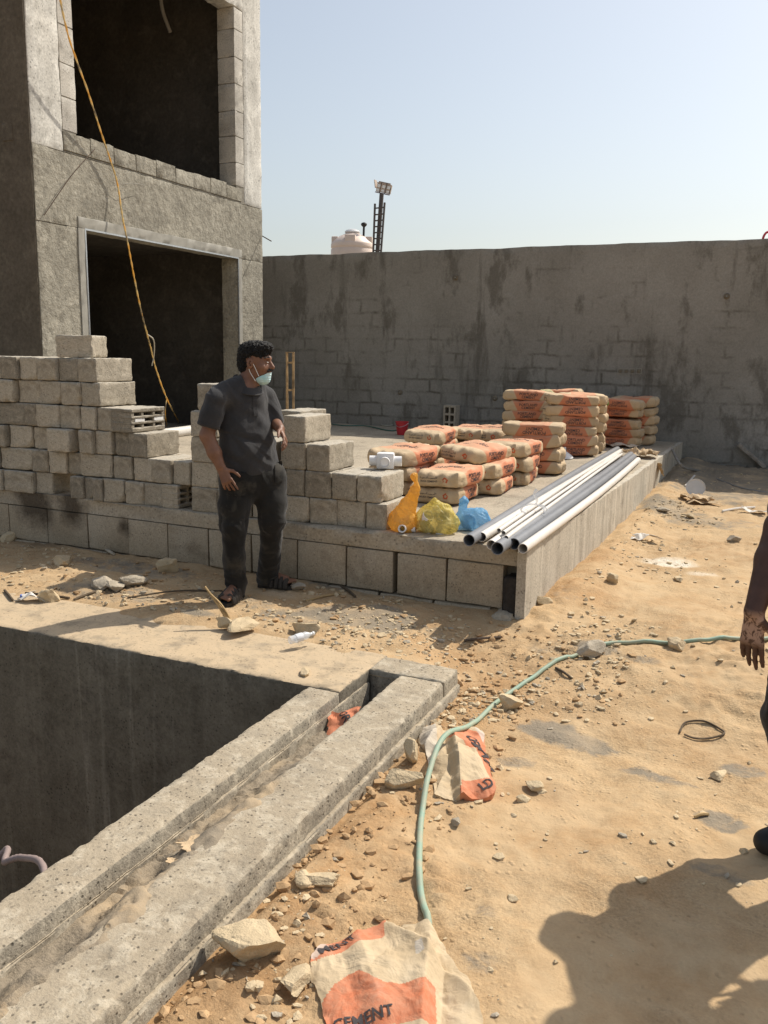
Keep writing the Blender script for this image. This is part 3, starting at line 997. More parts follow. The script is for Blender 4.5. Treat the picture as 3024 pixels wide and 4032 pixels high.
# ------------------------------------------------------------------ boundary wall
WY = 13.1
wall = thing('boundary_wall', 'long grey rendered boundary wall with damp block joints showing through', 'wall', (0, WY, 0))
VF = rough_box(30, 0.2, 3.65, n=(300, 2, 40), rnd=0.012, amp=0.004, fq=5, seed=41)
VF = (VF[0] + np.array([-6, WY + 0.1, -0.4]), VF[1])
V = VF[0]
V[:, 2] += np.where(V[:, 2] > 3.0, 0.006 * fbm(V * 1.2, 3, 43) - 0.02, 0)
part('render_face', (V, VF[1]), M_WALL, wall)
M_BOX = plain('grey_plastic_box', (0.30, 0.28, 0.24), 0.6)
for k, u in enumerate((1340, 1353, 1366, 1380)):
    c0 = gy(u, 802, WY)
    fr = part('socket_box', join(box(c0[0] - .04, c0[0] + .04, WY - .006, WY + .02, c0[2] + .032, c0[2] + .04), box(c0[0] - .04, c0[0] + .04, WY - .006, WY + .02, c0[2] - .04, c0[2] - .032),
                                 box(c0[0] - .04, c0[0] - .032, WY - .006, WY + .02, c0[2] - .0318, c0[2] + .0318), box(c0[0] + .032, c0[0] + .04, WY - .006, WY + .02, c0[2] - .0318, c0[2] + .0318)), M_BOX, wall, False)
    part('knockout', xf(lathe([(0.0, 0), (.024, 0), (.024, .012), (0.0, .012)], 10, False), (c0[0], WY - .004, c0[2]), rx=math.pi / 2), M_MORTAR, wall, False)
for u, v in ((985, 600), (865, 847), (1070, 860), (1570, 640)):
    c0 = gy(u, v, WY)
    part('pipe_outlet', xf(lathe([(0.018, -.01), (.038, -.01), (.042, .008), (.026, .03), (.018, .03)], 12, False), (c0[0], WY - .005, c0[2]), rx=math.pi / 2), M_MORTAR, wall)
    part('outlet_stub', xf(lathe([(0.0, -.01), (.012, -.01), (.012, .04), (0.0, .04)], 8, False), (c0[0], WY - .005, c0[2]), rx=math.pi / 2), M_BOX, wall)

# ------------------------------------------------------------------ loose concrete blocks
BV = [mesh('concrete_block', *rough_box(0.2, 0.39, 0.19, n=(10, 16, 10), rnd=0.006, amp=0.004, fq=26, seed=50 + k, chips=(k % 4), chipr=0.04), M_BLOCK, True) for k in range(9)]


def front_y(x):
    return 5.12 + 0.02 * (-1.3 - x)


ORD = ['first', 'second', 'third', 'fourth', 'fifth', 'sixth', 'seventh', 'eighth', 'ninth', 'tenth', 'eleventh', 'twelfth', 'thirteenth']
GB = 'loose concrete blocks stacked on the platform'
bk = [0]


def block(label, x0, x1, z0, z1, yf, depth=0.39, rz=0.0, var=None):
    k = bk[0]
    bk[0] += 1
    o = ob('concrete_block', BV[(k * 5 + 3) % 9 if var is None else var], None, ((x0 + x1) / 2, yf + depth / 2, z0), (0, 0, rz + (math.pi if k % 2 else 0)))
    o.scale = ((x1 - x0 - 0.005) / 0.2, depth / 0.39, (z1 - z0 - 0.003) / 0.19)
    o['label'], o['category'], o['group'] = label, 'block', GB
    return o


def from_px(cx, cy, yf):
    def f(r):
        x0, y0, x1, y1 = r
        um, vm = cx((x0 + x1) / 2), cy((y0 + y1) / 2)
        return gy(cx(x0), vm, yf)[0], gy(cx(x1), vm, yf)[0], gy(um, cy(y1), yf)[2], gy(um, cy(y0), yf)[2]
    return f


def Lx(x):
    return x * 0.26453


def Ly(y):
    return 685.76 + y * 0.26453


def Rx(x):
    return (1000 + x * 0.42194) / DS


def Ry(y):
    return (1550 + y * 0.42194) / DS


YS = 5.21
pl = from_px(Lx, Ly, YS)
HB = (1.545 - PT) / 6
rowsL = [
    [(-420, -260), (-260, -110), (-110, 40), (40, 280), (280, 415), (580, 690), (690, 770), (770, 850), (850, 1010), (1015, 1165), (1165, 1325)],
    [(-420, -240), (-240, -120), (-120, 0), (0, 265), (262, 395), (395, 535), (535, 645), (645, 895), (905, 1060), (1078, 1228), (1228, 1398), (1402, 1545)],
    [(-400, -260), (-255, -100), (-95, 65), (70, 245), (252, 415), (425, 605), (660, 775), (778, 915), (918, 1045)],
    [(-400, -240), (-235, -60), (-55, 190), (192, 300), (302, 482), (486, 662), (666, 790), (792, 915)],
    [(-400, -220), (-215, -50), (-45, 125), (130, 312), (318, 496), (500, 662)],
    [(-400, -230), (-225, -110), (-105, 8), (10, 148), (150, 298), (302, 462), (465, 628)],
]
wob_r = random.Random(3)
for r, row in enumerate(rowsL):
    ym = [1365, 1190, 1000, 810, 615, 425][r]
    for i, (a, b) in enumerate(row):
        x0 = gy(Lx(a), Ly(ym + 0.05 * a), YS)[0]
        x1 = gy(Lx(b), Ly(ym + 0.05 * a), YS)[0]
        yf = YS + wob_r.uniform(-0.028, 0.03)
        if (r, i) == (2, 5):
            yf -= 0.05
        rowname = ['bottom', 'second', 'third', 'fourth', 'fifth', 'top full'][r]
        block('block in the %s row of the left stack, %s from the left' % (rowname, ORD[i]), x0, x1, PT + r * HB + 0.0015, PT + (r + 1) * HB - wob_r.uniform(0, .006), yf, 0.38, wob_r.uniform(-.045, .045))


def lblk(label, a, b, r, dy=0.0, depth=0.39, rz=0.0, var=None):
    ym = [1365, 1190, 1000, 810, 615, 425, 230][r] + 0.05 * a
    return block(label, gy(Lx(a), Ly(ym), YS)[0], gy(Lx(b), Ly(ym), YS)[0], PT + r * HB + 0.0015, PT + (r + 1) * HB, YS + dy, depth, rz, var)


lblk('block with a sunlit rough side at the right end of the top full row', 632, 785, 5, 0.0, 0.42, 0.0, 1)
lblk('block with a bulging sunlit side at the right end of the fifth row', 664, 815, 4, 0.0, 0.42, 0.0, 2)
lblk('block with a sunlit side closing the third row of the left stack', 1050, 1200, 2, 0.0, 0.40, 0.0, 4)
o = block('single smooth block lying crosswise on top of the left stack', gy(125, 745, 5.27)[0], gy(125, 745, 5.27)[0] + 0.34, PT + 6 * HB + 0.002, PT + 7 * HB - 0.012, 5.25, 0.20, 0.10, 0)

# two hollow blocks whose core openings face right
M_FOAM = plain('white_foam', (0.78, 0.77, 0.74), 0.8, 0.2, 0.05)


def hollow_block(name_label, x0, x1, z0, yf, depth, foam):
    t_ = thing('concrete_block', name_label, 'block', ((x0 + x1) / 2, yf + depth / 2, z0), (0, 0, 0), GB)
    wv, hh = x1 - x0, HB - 0.004
    parts = []
    zz = [0, 0.036, 0.066, 0.078, 0.112, 0.124, 0.152, hh]
    for a, b in ((0, 1), (2, 3), (4, 5), (6, 7)):
        pass
    bars = [(0, .036), (.062, .080), (.106, .124), (.150, hh)]
    for i, (a, b) in enumerate(bars):
        q = rough_box(wv, depth, b - a, n=(8, 14, 3), rnd=0.006, amp=0.003, fq=30, seed=80 + i)
        parts.append((q[0] + np.array([0, 0, a]), q[1]))
    # closed left part and thin webs between the slots
    for y0, y1 in ((-depth / 2 + .002, -depth / 2 + .035), (-depth / 2 + .12, -depth / 2 + .145), (depth / 2 - .145, depth / 2 - .12), (depth / 2 - .035, depth / 2 - .002)):
        for za, zb in ((.036, .062), (.080, .106), (.124, .150)):
            parts.append(box(-wv / 2 + .004, wv / 2 - .006, y0, y1, za - .001, zb + .001))
    parts.append(box(-wv / 2 + .003, 0.0, -depth / 2 + .003, depth / 2 - .003, .005, hh - .005))
    mk('shell', join(*parts), M_BLOCK, t_)
    if foam:
        for y0 in (-depth / 2 + .045, depth / 2 - .15 + .02):
            mk('foam_core', box(0.001, wv / 2 - 0.004, y0, y0 + .11, .0805, .1055), M_FOAM, t_)
    return t_


xa, xb = gy(Lx(918), Ly(850), YS)[0], gy(Lx(1090), Ly(850), YS)[0]
hollow_block('hollow block with white foam in its cores, on the fourth row step', xa, xb, PT + 3 * HB, YS - 0.02, 0.40, True)
xa, xb = gy(Lx(1328), Ly(1480), YS)[0], gy(Lx(1460), Ly(1480), YS)[0]
hollow_block('hollow block showing dark slots at the bottom right of the left stack', xa, xb, PT + 0.0015, YS - 0.01, 0.38, False)

# the column beside and behind the man
YM = 5.2
cols = [(412, 470, [1115, 1046, 1000, 942, 890], 'left'), (470.5, 543, [1120, 1060, 1003, 945], 'middle'), (543.5, 592, [1128, 1066, 1005, 950], 'right')]
for a, b, vv, nm in cols:
    for r in range(len(vv) - 1):
        x0, x1 = gy(a, vv[r], YM)[0], gy(b, vv[r], YM)[0]
        lab = 'block %s from the bottom of the %s column behind the man' % (ORD[r], nm)
        block(lab, x0, x1, PT + r * 0.188 + 0.0015, PT + (r + 1) * 0.188, YM + wob_r.uniform(-.01, .015), 0.38)
x0, x1 = gy(412, 915, YM)[0], gy(470, 915, YM)[0]
x0, x1 = gy(424, 857, YM)[0], gy(478, 857, YM)[0]
block('topmost block of the column, beside the shoulder of the man', x0, x1, PT + 4 * 0.188 + .002, PT + 5 * 0.188 + .012, YM, 0.38, 0.03, 7)

# right-hand group, between the man and the plastic bags
pr_ = from_px(Rx, Ry, YS)
RG = [('plain block at the left of the bottom row in the right group', (290, 970, 513, 1225), 0), ('second block of the bottom row in the right group', (516, 985, 768, 1250), 0),
      ('broken block with crumbled face in the bottom row of the right group', (757, 1010, 1028, 1250), 0.02), ('corner block at the right end of the bottom row by the yellow bag', (1040, 1035, 1240, 1285), 0.0),
      ('left block of the second row in the right group', (295, 730, 468, 975), 0), ('stained block, second in the second row of the right group', (472, 740, 718, 1000), 0),
      ('block in the second row under the plastic junction piece', (722, 760, 952, 1020), 0), ('corner block with a broken side, right end of the second row', (956, 775, 1190, 1035), 0),
      ('left block of the third row beside the trousers of the man', (245, 470, 478, 735), 0), ('block with a notched underside at the right end of the third row', (485, 485, 705, 742), 0),
      ('topmost block with a chipped side beside the hand of the man', (272, 218, 478, 470), 0.0)]
lev = [0, 0, 0, 0, 1, 1, 1, 1, 2, 2, 3]
for (lab, rc, dy), L_ in zip(RG, lev):
    x0, x1, _, _ = pr_(rc)
    h_ = 0.188
    block(lab, x0, x1, PT + L_ * h_ + 0.0015, PT + (L_ + 1) * h_, YS + dy, 0.39, 0.0, 3 if 'roken' in lab or 'chipped' in lab else None)
for L_ in range(4):
    block('block %s from the bottom of the rear column behind the hand of the man' % ORD[L_], -3.42, -3.22, PT + L_ * .188 + .0015, PT + (L_ + 1) * .188, 5.66, 0.39, -0.05)
# a hollow block standing on end by the wall, and one lying in the doorway
t_ = thing('concrete_block', 'hollow block standing on end against the foot of the wall', 'block', (*gy(975, 903, 12.9)[:2], PT), (0, 0, 0), 'blocks near the building')
mk('shell', join(*[xf(box(-.10, -.075, -.1, .1, 0, .40)), box(.075, .10, -.1, .1, 0, .40), box(-.0125, .0125, -.1, .1, 0, .40), box(-.0745, .0745, .085, .1, 0, .40)] + [box(-.0745, .0745, -.0995, .085, zq, zq + .03) for zq in (0.001, .12, .245, .369)]), M_BLOCK, t_)
p = gz(404, 912, PT)
ob('concrete_block', BV[4], None, (p[0], p[1] + .2, PT), (0, 0, 0.5), label='grey block lying on the platform in front of the dark doorway', category='block', group='blocks near the building')

# ------------------------------------------------------------------ cement bags
PAPER, ORANGE, INK = (0.53, 0.395, 0.245), (0.57, 0.20, 0.10), (0.07, 0.06, 0.06)
t = NT('cement_bag_paper')
o3 = t.sep(t.co('Object'))
band = t.math('ABSOLUTE', t.math('SUBTRACT', o3[0], 0.02))
lim = t.math('ADD', 0.14, t.math('MULTIPLY', t.math('ABSOLUTE', t.math('SUBTRACT', o3[2], 0.03)), 0.55))
edge = t.math('SUBTRACT', lim, band)
m = t.ramp(t.math('ADD', t.math('MULTIPLY', edge, 40), 0.5), (0.4, 0.0), (0.6, 1.0))
pap = t.mix(t.ramp(t.noise(6, 5, 0.6, t.co('Object')), (0.3, 0.0), (0.7, 1.0)), tuple(x * 0.88 for x in PAPER), tuple(x * 1.08 for x in PAPER))
org = t.mix(t.ramp(t.noise(9, 5, 0.6, t.co('Object')), (0.3, 0.0), (0.75, 1.0)), ORANGE, (0.56, 0.25, 0.14))
c = t.mix(m, pap, org)
geo = t.n('ShaderNodeNewGeometry')
up = t.math('ADD', t.sep(geo.outputs['Normal'])[2], t.math('MULTIPLY', t.math('SUBTRACT', t.noise(7, 5, 0.65), 0.5), 1.6))
c = t.mix(t.math('MULTIPLY', t.ramp(up, (0.6, 0.0), (1.3, 1.0)), 0.42), c, (0.56, 0.44, 0.29))
c = t.mix(1.0, c, t.ramp(t.rand(), (0.0, 0.9), (1.0, 1.08)), 'MULTIPLY')
hb = t.math('ADD', t.noise(14, 5, 0.6, t.co('Object', (1, 2.5, 2.5)), 0.8), t.math('MULTIPLY', t.noise(60, 3, 0.6), 0.2))
M_BAG = t.done(c, 0.75, t.bump(hb, 0.45, 0.012), 0.25)
M_INK = plain('bag_ink', INK, 0.8, 0.2, 0.25, 40, 0.1)
M_RED = plain('bag_red_ink', (0.52, 0.12, 0.05), 0.8, 0.2, 0.2, 40, 0.1)
M_PAPER = plain('kraft_paper', PAPER, 0.8, 0.2, 0.12, 7, 0.5, 0.01)

BL, BW, BT = 0.63, 0.42, 0.163


def bag_vf(seed):
    V, F = gridbox(26, 18, 8)
    P = 4.0
    q = V / (np.sum(np.abs(V) ** P, 1) ** (1 / P))[:, None]
    q = 0.62 * q + 0.38 * V * np.array([0.97, 0.97, 0.9])
    x, y, z = q.T
    z = z * (1 - 0.22 * np.abs(x) ** 5 - 0.12 * np.abs(y) ** 6)
    z = np.where(z < -0.55, -0.55 - (np.abs(z) - 0.55) * 0.35, z)
    W = np.stack([x * BL / 2, y * BW / 2, z * BT / 2], 1)
    nn = V / np.linalg.norm(V, axis=1)[:, None]
    rs = np.random.RandomState(seed)
    e0 = sstep(0.55, 0.95, np.abs(x)) * (z > -.3)
    W += nn * (0.013 * fbm(W * 6 + seed * 7, 3, seed) + 0.012 * (0.3 - np.abs(vnoise(W * np.array([13, 22, 18]) + seed, seed + 3, True))) + 0.006 * (0.3 - np.abs(vnoise((W + W[:, [1, 0, 2]] * .5) * 30 + seed, seed + 4, True))) + 0.008 * e0 * np.sin(W[:, 1] * 60 + 4 * vnoise(W * 9, seed)))[:, None]
    # pinched folds at the ends
    e = sstep(0.78, 1.0, np.abs(x))
    W[:, 1] *= 1 - 0.05 * e
    W[:, 0] += np.sign(x) * 0.008 * e * np.sin(W[:, 1] * 45 + seed)
    W[:, 2] += 0.010 * np.sin(W[:, 0] * 5 + rs.rand() * 6)
    W[:, 2] -= W[:, 2].min()
    return W, F


def text_vf(body, size=1.0, maxe=0.02, extr=0.0):
    cu = bpy.data.curves.new('lettering', 'FONT')
    cu.body = body
    cu.align_x = 'CENTER'
    cu.align_y = 'CENTER'
    cu.space_line = 0.85
    cu.resolution_u = 2
    cu.offset = 0.018
    o = bpy.data.objects.new('lettering', cu)
    COL.objects.link(o)
    dg = bpy.context.evaluated_depsgraph_get()
    me = o.evaluated_get(dg).to_mesh()
    bm = bmesh.new()
    bm.from_mesh(me)
    bmesh.ops.remove_doubles(bm, verts=bm.verts, dist=1e-5)
    bmesh.ops.scale(bm, vec=(size, size, size), verts=bm.verts)
    for _ in range(3):
        es = [e for e in bm.edges if e.calc_length() > maxe]
        if es:
            bmesh.ops.subdivide_edges(bm, edges=es, cuts=1, use_grid_fill=False)
    bmesh.ops.triangulate(bm, faces=bm.faces)
    V = np.array([v.co[:] for v in bm.verts])
    bm.verts.index_update()
    F = [tuple(v.index for v in f.verts) for f in bm.faces]
    bm.free()
    o.evaluated_get(dg).to_mesh_clear()
    bpy.data.objects.remove(o)
    bpy.data.curves.remove(cu)
    return V, F


def fit(VF, wd):
    V, F = VF
    k = wd / (V[:, 0].max() - V[:, 0].min())
    return V * k, F


def drape(VF, org, ex, ey, n, bvh, off=0.0018):
    """lay flat lettering on a surface: local x,y along ex,ey, cast along -n"""
    org, ex, ey, n = (np.asarray(a, float) for a in (org, ex, ey, n))
    V = []
    for x, y, _ in VF[0]:
        p = org + ex * x + ey * y + n * 0.5
        hit = bvh.ray_cast(Vector(p), Vector(-n))
        q = np.array(hit[0]) + np.array(hit[1]) * (off if np.array(hit[1]) @ n > 0 else -off) if hit[0] is not None else org + ex * x + ey * y
        V.append(q)
    return np.array(V), VF[1]


BAGS = []
tx_p = fit(text_vf('PORTLAND\nCEMENT'), 0.255)
tx_s = fit(text_vf('SAUDI CEMENT'), 0.15)
tx_a = fit(text_vf('\ufe94\ufef3\u062f\ufeee\ufecc\ufeb4\ufedf\u0627 \ufe96\ufee8\ufee4\ufeb3\ufef7\u0627'), 0.15)


def logo_vf():
    V, F = [], []
    for k in range(5):
        a = math.pi / 2 + k * 2 * math.pi / 5
        b = a + 2 * math.pi / 5
        for r, an in ((.026, a), (.026, b), (.0125, b), (.0125, a)):
            V.append((r * math.cos(an), r * math.sin(an), 0))
        F.append((4 * k, 4 * k + 1, 4 * k + 2, 4 * k + 3))
    return np.array(V), F


for s in range(5):
    VF = bag_vf(200 + s)
    bv = BVHTree.FromPolygons([tuple(v) for v in VF[0]], VF[1])
    D = dict(body=mesh('cement_bag', VF[0], VF[1], M_BAG, True))
    X, Y_, Z_ = np.eye(3)
    zc = 0.073
    D['front'] = mesh('lettering', *drape(fit(tx_p, 0.23), (0.02, 0, zc), X, Z_, -Y_, bv), M_INK)
    D['back'] = mesh('lettering', *drape(fit(tx_p, 0.23), (0.02, 0, zc), -X, Z_, Y_, bv), M_INK)
    D['top'] = mesh('lettering', *drape(fit(tx_p, 0.26), (0.02, 0, 0), Y_, -X, Z_, bv), M_INK)
    a = drape(tx_s, (0, 0.06, zc - .014), -Y_, Z_, -X, bv)
    b = drape(tx_a, (0, 0.06, zc + .014), -Y_, Z_, -X, bv)
    D['end'] = mesh('lettering', *join(a, b), M_INK)
    D['logo'] = mesh('emblem', *drape(logo_vf(), (0, -0.09, zc), -Y_, Z_, -X, bv), M_RED)
    BAGS.append(D)

GBAG = 'full cement bags stacked on the platform'
bagn = [0]


def bag(label, x, y, z, yaw, flip=False, tilt=(0, 0), scale=1.0):
    k = bagn[0]
    bagn[0] += 1
    D = BAGS[(k * 3 + 1) % 5]
    tl_ = (tilt[0] + rb_.uniform(-.035, .035), tilt[1] + rb_.uniform(-.03, .03))
    rot = (math.pi + tl_[0] if flip else tl_[0], tl_[1], yaw)
    o = ob('cement_bag', D['body'], None, (x, y, z + (BT * 0.86 if flip else 0)), rot)
    o['label'], o['category'], o['group'] = label, 'cement bag', GBAG
    for nm in ('front', 'back', 'top', 'end'):
        ob('lettering', D[nm], o)
    ob('emblem', D['logo'], o)
    return o


def c6(x, y):
    return (1500 + x * 0.72333) / DS, (1450 + y * 0.72333) / DS


rb_ = random.Random(11)
LV = ['bottom', 'second from the bottom', 'third from the bottom', 'fourth from the bottom', 'fifth from the bottom', 'topmost']
BH = 0.127


def stack(where, x, y, yaw, n, flips=(), jit=0.02, z0=PT + 0.004, BH=0.127):
    for i in range(n):
        nm = 'topmost' if i == n - 1 else LV[i]
        bag('cement bag, %s in the %s' % (nm, where), x + rb_.uniform(-jit, jit), y + rb_.uniform(-jit, jit), z0 + i * BH, yaw + rb_.uniform(-.09, .09), i in flips)


R = math.radians
p = gz(*c6(1040, 487), PT)
stack('tall rear stack next to the white funnel', p[0] - .07, p[1] + .20, R(20), 6, (2, 4, 5, 3), BH=.121)
stack('hidden stack behind the tall middle stack', p[0] - .06, p[1] + .68, R(12), 6, (5,), BH=.121)
p = gy(*c6(778, 250), 10.75)
stack('rear left stack against the wall side', p[0], p[1] + .2, R(6), 6, (1,), BH=.121)
stack('stack behind the rear left stack, mostly hidden', p[0] + .25, p[1] + .68, R(4), 6, BH=.121)
p = gz(*c6(1270, 432), PT)
stack('rear right stack near the platform edge', p[0], p[1] + .22, R(3), 5, (1, 2, 4))
stack('far right stack behind all the others', p[0] + .13, p[1] + .62, R(-4), 5, (3,))
p = gz(*c6(792, 580), PT)
stack('middle stack with upside down lettering', p[0], p[1] + .21, R(4), 4, (3,), 0.012)
p = gz(*c6(268, 545), PT)
stack('left stack of the front group', p[0] - .02, p[1] + .05, R(89), 3, (), 0.02, z0=PT + 0.03)
p = gy(*c6(470, 400), 9.05)
stack('low stack right of the left stack', p[0] + .02, p[1] + .1, R(90), 3)
p = gy(*c6(585, 400), 9.1)
stack('low stack left of the middle stack', p[0] + .03, p[1] + .1, R(91), 3)
p = gz(*c6(300, 748), PT)
stack('front stack beside the yellow plastic bag', p[0] - .01, p[1] + .28, R(92), 2)
ex_, ey_ = p[0] - .01, p[1] + .28
p = gz(*c6(168, 722), PT)
stack('stack half hidden behind the block pile', p[0] - .21, p[1] + .35, R(84), 3, (), 0.01)
dx_, dy_ = ex_ + .12, ey_ + .66
stack('stack under the tilted bag', dx_, dy_, R(92), 2, (), 0.012)
bag('full cement bag lying askew across the front stacks', dx_ - .10, dy_ - .04, PT + 2 * BH + .012, R(75), False, (R(3), R(2)))
stack('right hand stack behind the tilted bag', dx_ + .06, dy_ + .66, R(91), 3, (), 0.012)

# ------------------------------------------------------------------ plastic pipes
M_PWHITE = plain('white_pvc', (0.70, 0.66, 0.60), 0.45, 0.4, 0.06, 5, 0.06)
M_PGREY = plain('grey_pvc', (0.21, 0.215, 0.225), 0.42, 0.4, 0.10, 5, 0.06)
PG = 'plastic pipes lying along the platform edge'


def pipe(label, near, far, r, mat, bend=0.0, zoff=0.0, sag=0.0, wall=None):
    a = gz(near[0], near[1], PT + r + zoff)
    b = gz(far[0], far[1], PT + r + zoff * 0.3)
    pts = []
    for s in np.linspace(0, 1, 26):
        q = a + (b - a) * s
        q = q + np.array([bend * math.sin(math.pi * s), 0, 0.004 + sag * math.sin(math.pi * s)])
        q[2] = max(q[2], PT + r + 0.014)
        pts.append(q)
    pts = np.array(pts) - a
    return mk('plastic_pipe', hollow(pts, r, wall or r * 0.11, 20), mat, None, a, smooth=True, label=label, category='pipe', group=PG)


pipe('thick dark grey pipe, leftmost of the long pipes', (1013, 1172), (1333, 973), .038, M_PGREY, -.02)
pipe('white pipe lying just right of the leftmost grey pipe', (1040, 1165), (1340, 978), .032, M_PWHITE, 0.0)
pipe('short looking white pipe partly under the thin pipes', (1061, 1182), (1300, 1010), .031, M_PWHITE, 0.0)
pipe('thick grey pipe in the middle with a dark open mouth', (1074, 1190), (1362, 985), .040, M_PGREY, 0.015)
pipe('grey pipe second from the platform corner', (1110, 1180), (1368, 990), .037, M_PGREY, 0.02)
pipe('white pipe closest to the platform corner', (1129, 1190), (1378, 996), .031, M_PWHITE, 0.03)
for i, (u, v, fu, fv, zo) in enumerate([(1077.5, 1147, 1335, 976, .075), (1087.5, 1152.5, 1339, 979, .075), (1079, 1159.5, 1332, 980, .045), (1085, 1166.5, 1328, 982, .045), (1093.5, 1163, 1343, 982, .075), (1090, 1170, 1337, 984, .045)]):
    pipe('thin white pipe of the tied bundle, %s' % ['upper left one', 'upper middle one', 'left one of the lower three', 'middle one of the lower three', 'upper right one', 'right one of the lower three'][i], (u, v), (fu, fv), .0135, M_PWHITE, 0.02 + .012 * (i % 3), zo, 0.03)
# clear film tied round the thin pipes
t = NT('clear_film')
t.b.inputs['Base Color'].default_value = (0.9, 0.9, 0.9, 1)
t.b.inputs['Roughness'].default_value = 0.25
t.b.inputs['Alpha'].default_value = 0.45
M_FILM = t.m
p = gz(1151, 1104, PT + .1)
pts = [p + np.array([0.085 * math.cos(a), 0.05 * math.sin(a * 2) * .3, 0.05 * math.sin(a)]) for a in np.linspace(0, 2 * math.pi, 24)]
mk('tie_strip', join(tubepts(np.array(pts) - p, 0.008, 6), tubepts(spline([(0.02, 0, .05), (0.03, -.02, .09), (0.015, -.03, .13), (.03, -.02, .16)], 5), [.006 + .01 * s for s in np.linspace(0, 1, 16)], 5), tubepts(spline([(0.04, 0, .04), (.08, -.03, .05), (.12, -.04, .02)], 5), .007, 5)), M_FILM, None, p, label='clear plastic strip tied round the thin white pipes', category='tie')
# white pipe lying across the doorway
a, b = gz(325, 941, PT + .06), gz(440, 926, PT + .06)
mk('plastic_pipe', hollow(np.array([a, (a + b) / 2, b + (b - a) * 1.2]) - a, .07, .006, 18), M_PWHITE, None, a, smooth=True, label='thick cream pipe lying behind the block stack before the doorway', category='pipe')

# ------------------------------------------------------------------ tied shopping bags with pipe fittings
def film(name, col, alpha):
    t = NT(name)
    tr = t.n('ShaderNodeBsdfTransparent')
    tr.inputs[0].default_value = (*[0.5 + 0.5 * x for x in col], 1)
    tl = t.n('ShaderNodeBsdfTranslucent')
    tl.inputs[0].default_value = (*col, 1)
    t.b.inputs['Base Color'].default_value = (*col, 1)
    t.b.inputs['Roughness'].default_value = 0.32
    t.b.inputs['Specular IOR Level'].default_value = 0.5
    nrm = t.bump(t.noise(30, 5, 0.6, None, 1.2), 0.6, 0.01)
    t.put(t.b.inputs['Normal'], nrm)
    m1, m2 = t.n('ShaderNodeMixShader'), t.n('ShaderNodeMixShader')
    m1.inputs[0].default_value = 0.45
    t.t.links.new(t.b.outputs[0], m1.inputs[1])
    t.t.links.new(tl.outputs[0], m1.inputs[2])
    m2.inputs[0].default_value = alpha
    t.t.links.new(tr.outputs[0], m2.inputs[1])
    t.t.links.new(m1.outputs[0], m2.inputs[2])
    t.t.links.new(m2.outputs[0], t.out.inputs['Surface'])
    return t.m


def sack(seed, prims, lo, hi, amp=0.012, h=0.0055):
    S = SDF(lo, hi, h)
    for a, b, ra, rb2, k in prims:
        S.limb(a, b, ra, rb2, k)
    S.cut((0, 0, 0.002), (0, 0, -1))
    V, F = S.mesh()
    N = normals(V, F)
    up = sstep(0.0, 0.04, V[:, 2])
    V = V + N * (amp * up * (0.8 * (1 - 2.6 * np.abs(vnoise(V * np.array([24, 24, 9]) + seed, seed, True))) + 0.5 * (0.5 - 1.8 * np.abs(vnoise((V + V[:, [1, 2, 0]] * .6) * 40 + seed, seed + 9, True)))))[:, None]
    return V, F


M_FILMO, M_FILMY, M_FILMB = film('orange_film', (0.85, 0.50, 0.10), 0.72), film('yellow_film', (0.78, 0.66, 0.22), 0.55), film('blue_film', (0.25, 0.55, 0.82), 0.50)
M_PVC = plain('fitting_pvc', (0.78, 0.77, 0.76), 0.4, 0.4, 0.04)


def elbow(r=.03, L=.05):
    pts = [(0, 0, L), (0, 0, 0)] + [(r * (1 - math.cos(a)) * 1.2, 0, -r * 1.2 * math.sin(a)) for a in np.linspace(0.2, math.pi / 2, 6)] + [(r * 1.2 + L, 0, -r * 1.2)]
    return join(hollow(np.array(pts), r, .004, 14), hollow(np.array([(0, 0, L - .025), (0, 0, L + .012)]), r + .005, .005, 14))


p = gz(*c6(110, 893), PT)
p1 = p + np.array([0.0, 0.02, 0])
mk('plastic_bag', sack(1, [((0, 0, .07), (.03, 0, .06), .085, .075, .03), ((0, 0, .08), (.045, 0, .20), .085, .045, .03), ((.045, 0, .2), (.09, 0, .31), .045, .026, .02), ((.09, 0, .31), (.095, 0, .335), .024, .014, .01), ((.095, 0, .335), (.078, 0, .385), .012, .022, .01)], (-.14, -.14, -.01), (.18, .14, .43)), M_FILMO, None, p1, smooth=True, label='tall tied orange plastic bag leaning by the corner block', category='plastic bag')
mk('pipe_fitting', elbow(.022, .05), M_PVC, None, p1 + np.array([.03, -.05, .035]), (1.4, 0, .2), smooth=True, label='small white pipe elbow at the bottom of the orange bag', category='pipe fitting')
mk('pipe_fitting', elbow(.026, .05), M_PVC, None, p1 + np.array([-.01, 0.0, .06]), (0, 1.2, .9), smooth=True, label='white pipe elbow lying inside the orange bag', category='pipe fitting')
p = gz(*c6(285, 905), PT)
p2 = p + np.array([0, 0.05, 0])
mk('plastic_bag', sack(2, [((-.06, 0, .08), (.07, 0, .075), .088, .08, .03), ((-.01, 0, .12), (.04, .01, .13), .085, .07, .03), ((.0, 0, .17), (-.02, 0, .215), .045, .02, .02), ((.0, 0, .17), (.06, 0, .2), .03, .018, .02)], (-.2, -.15, -.01), (.22, .15, .29), 0.018), M_FILMY, None, p2, smooth=True, label='round yellow plastic bag full of white fittings', category='plastic bag')
for i, (dx, dy, dz, r, rot) in enumerate([(.04, -.01, .11, .036, (1.0, .5, .4)), (-.07, -.03, .09, .036, (.4, .7, 0)), (.06, 0, .06, .036, (0, 1.3, 1)), (-.03, .02, .13, .033, (.9, .2, 2))]):
    mk('pipe_fitting', elbow(r, .045), M_PVC, None, p2 + np.array([dx, dy, dz]), rot, smooth=True, label='white pipe fitting %s inside the yellow bag' % ['with its round mouth forward', 'at the left', 'at the lower right', 'at the top'][i], category='pipe fitting')
p = gz(*c6(482, 893), PT)
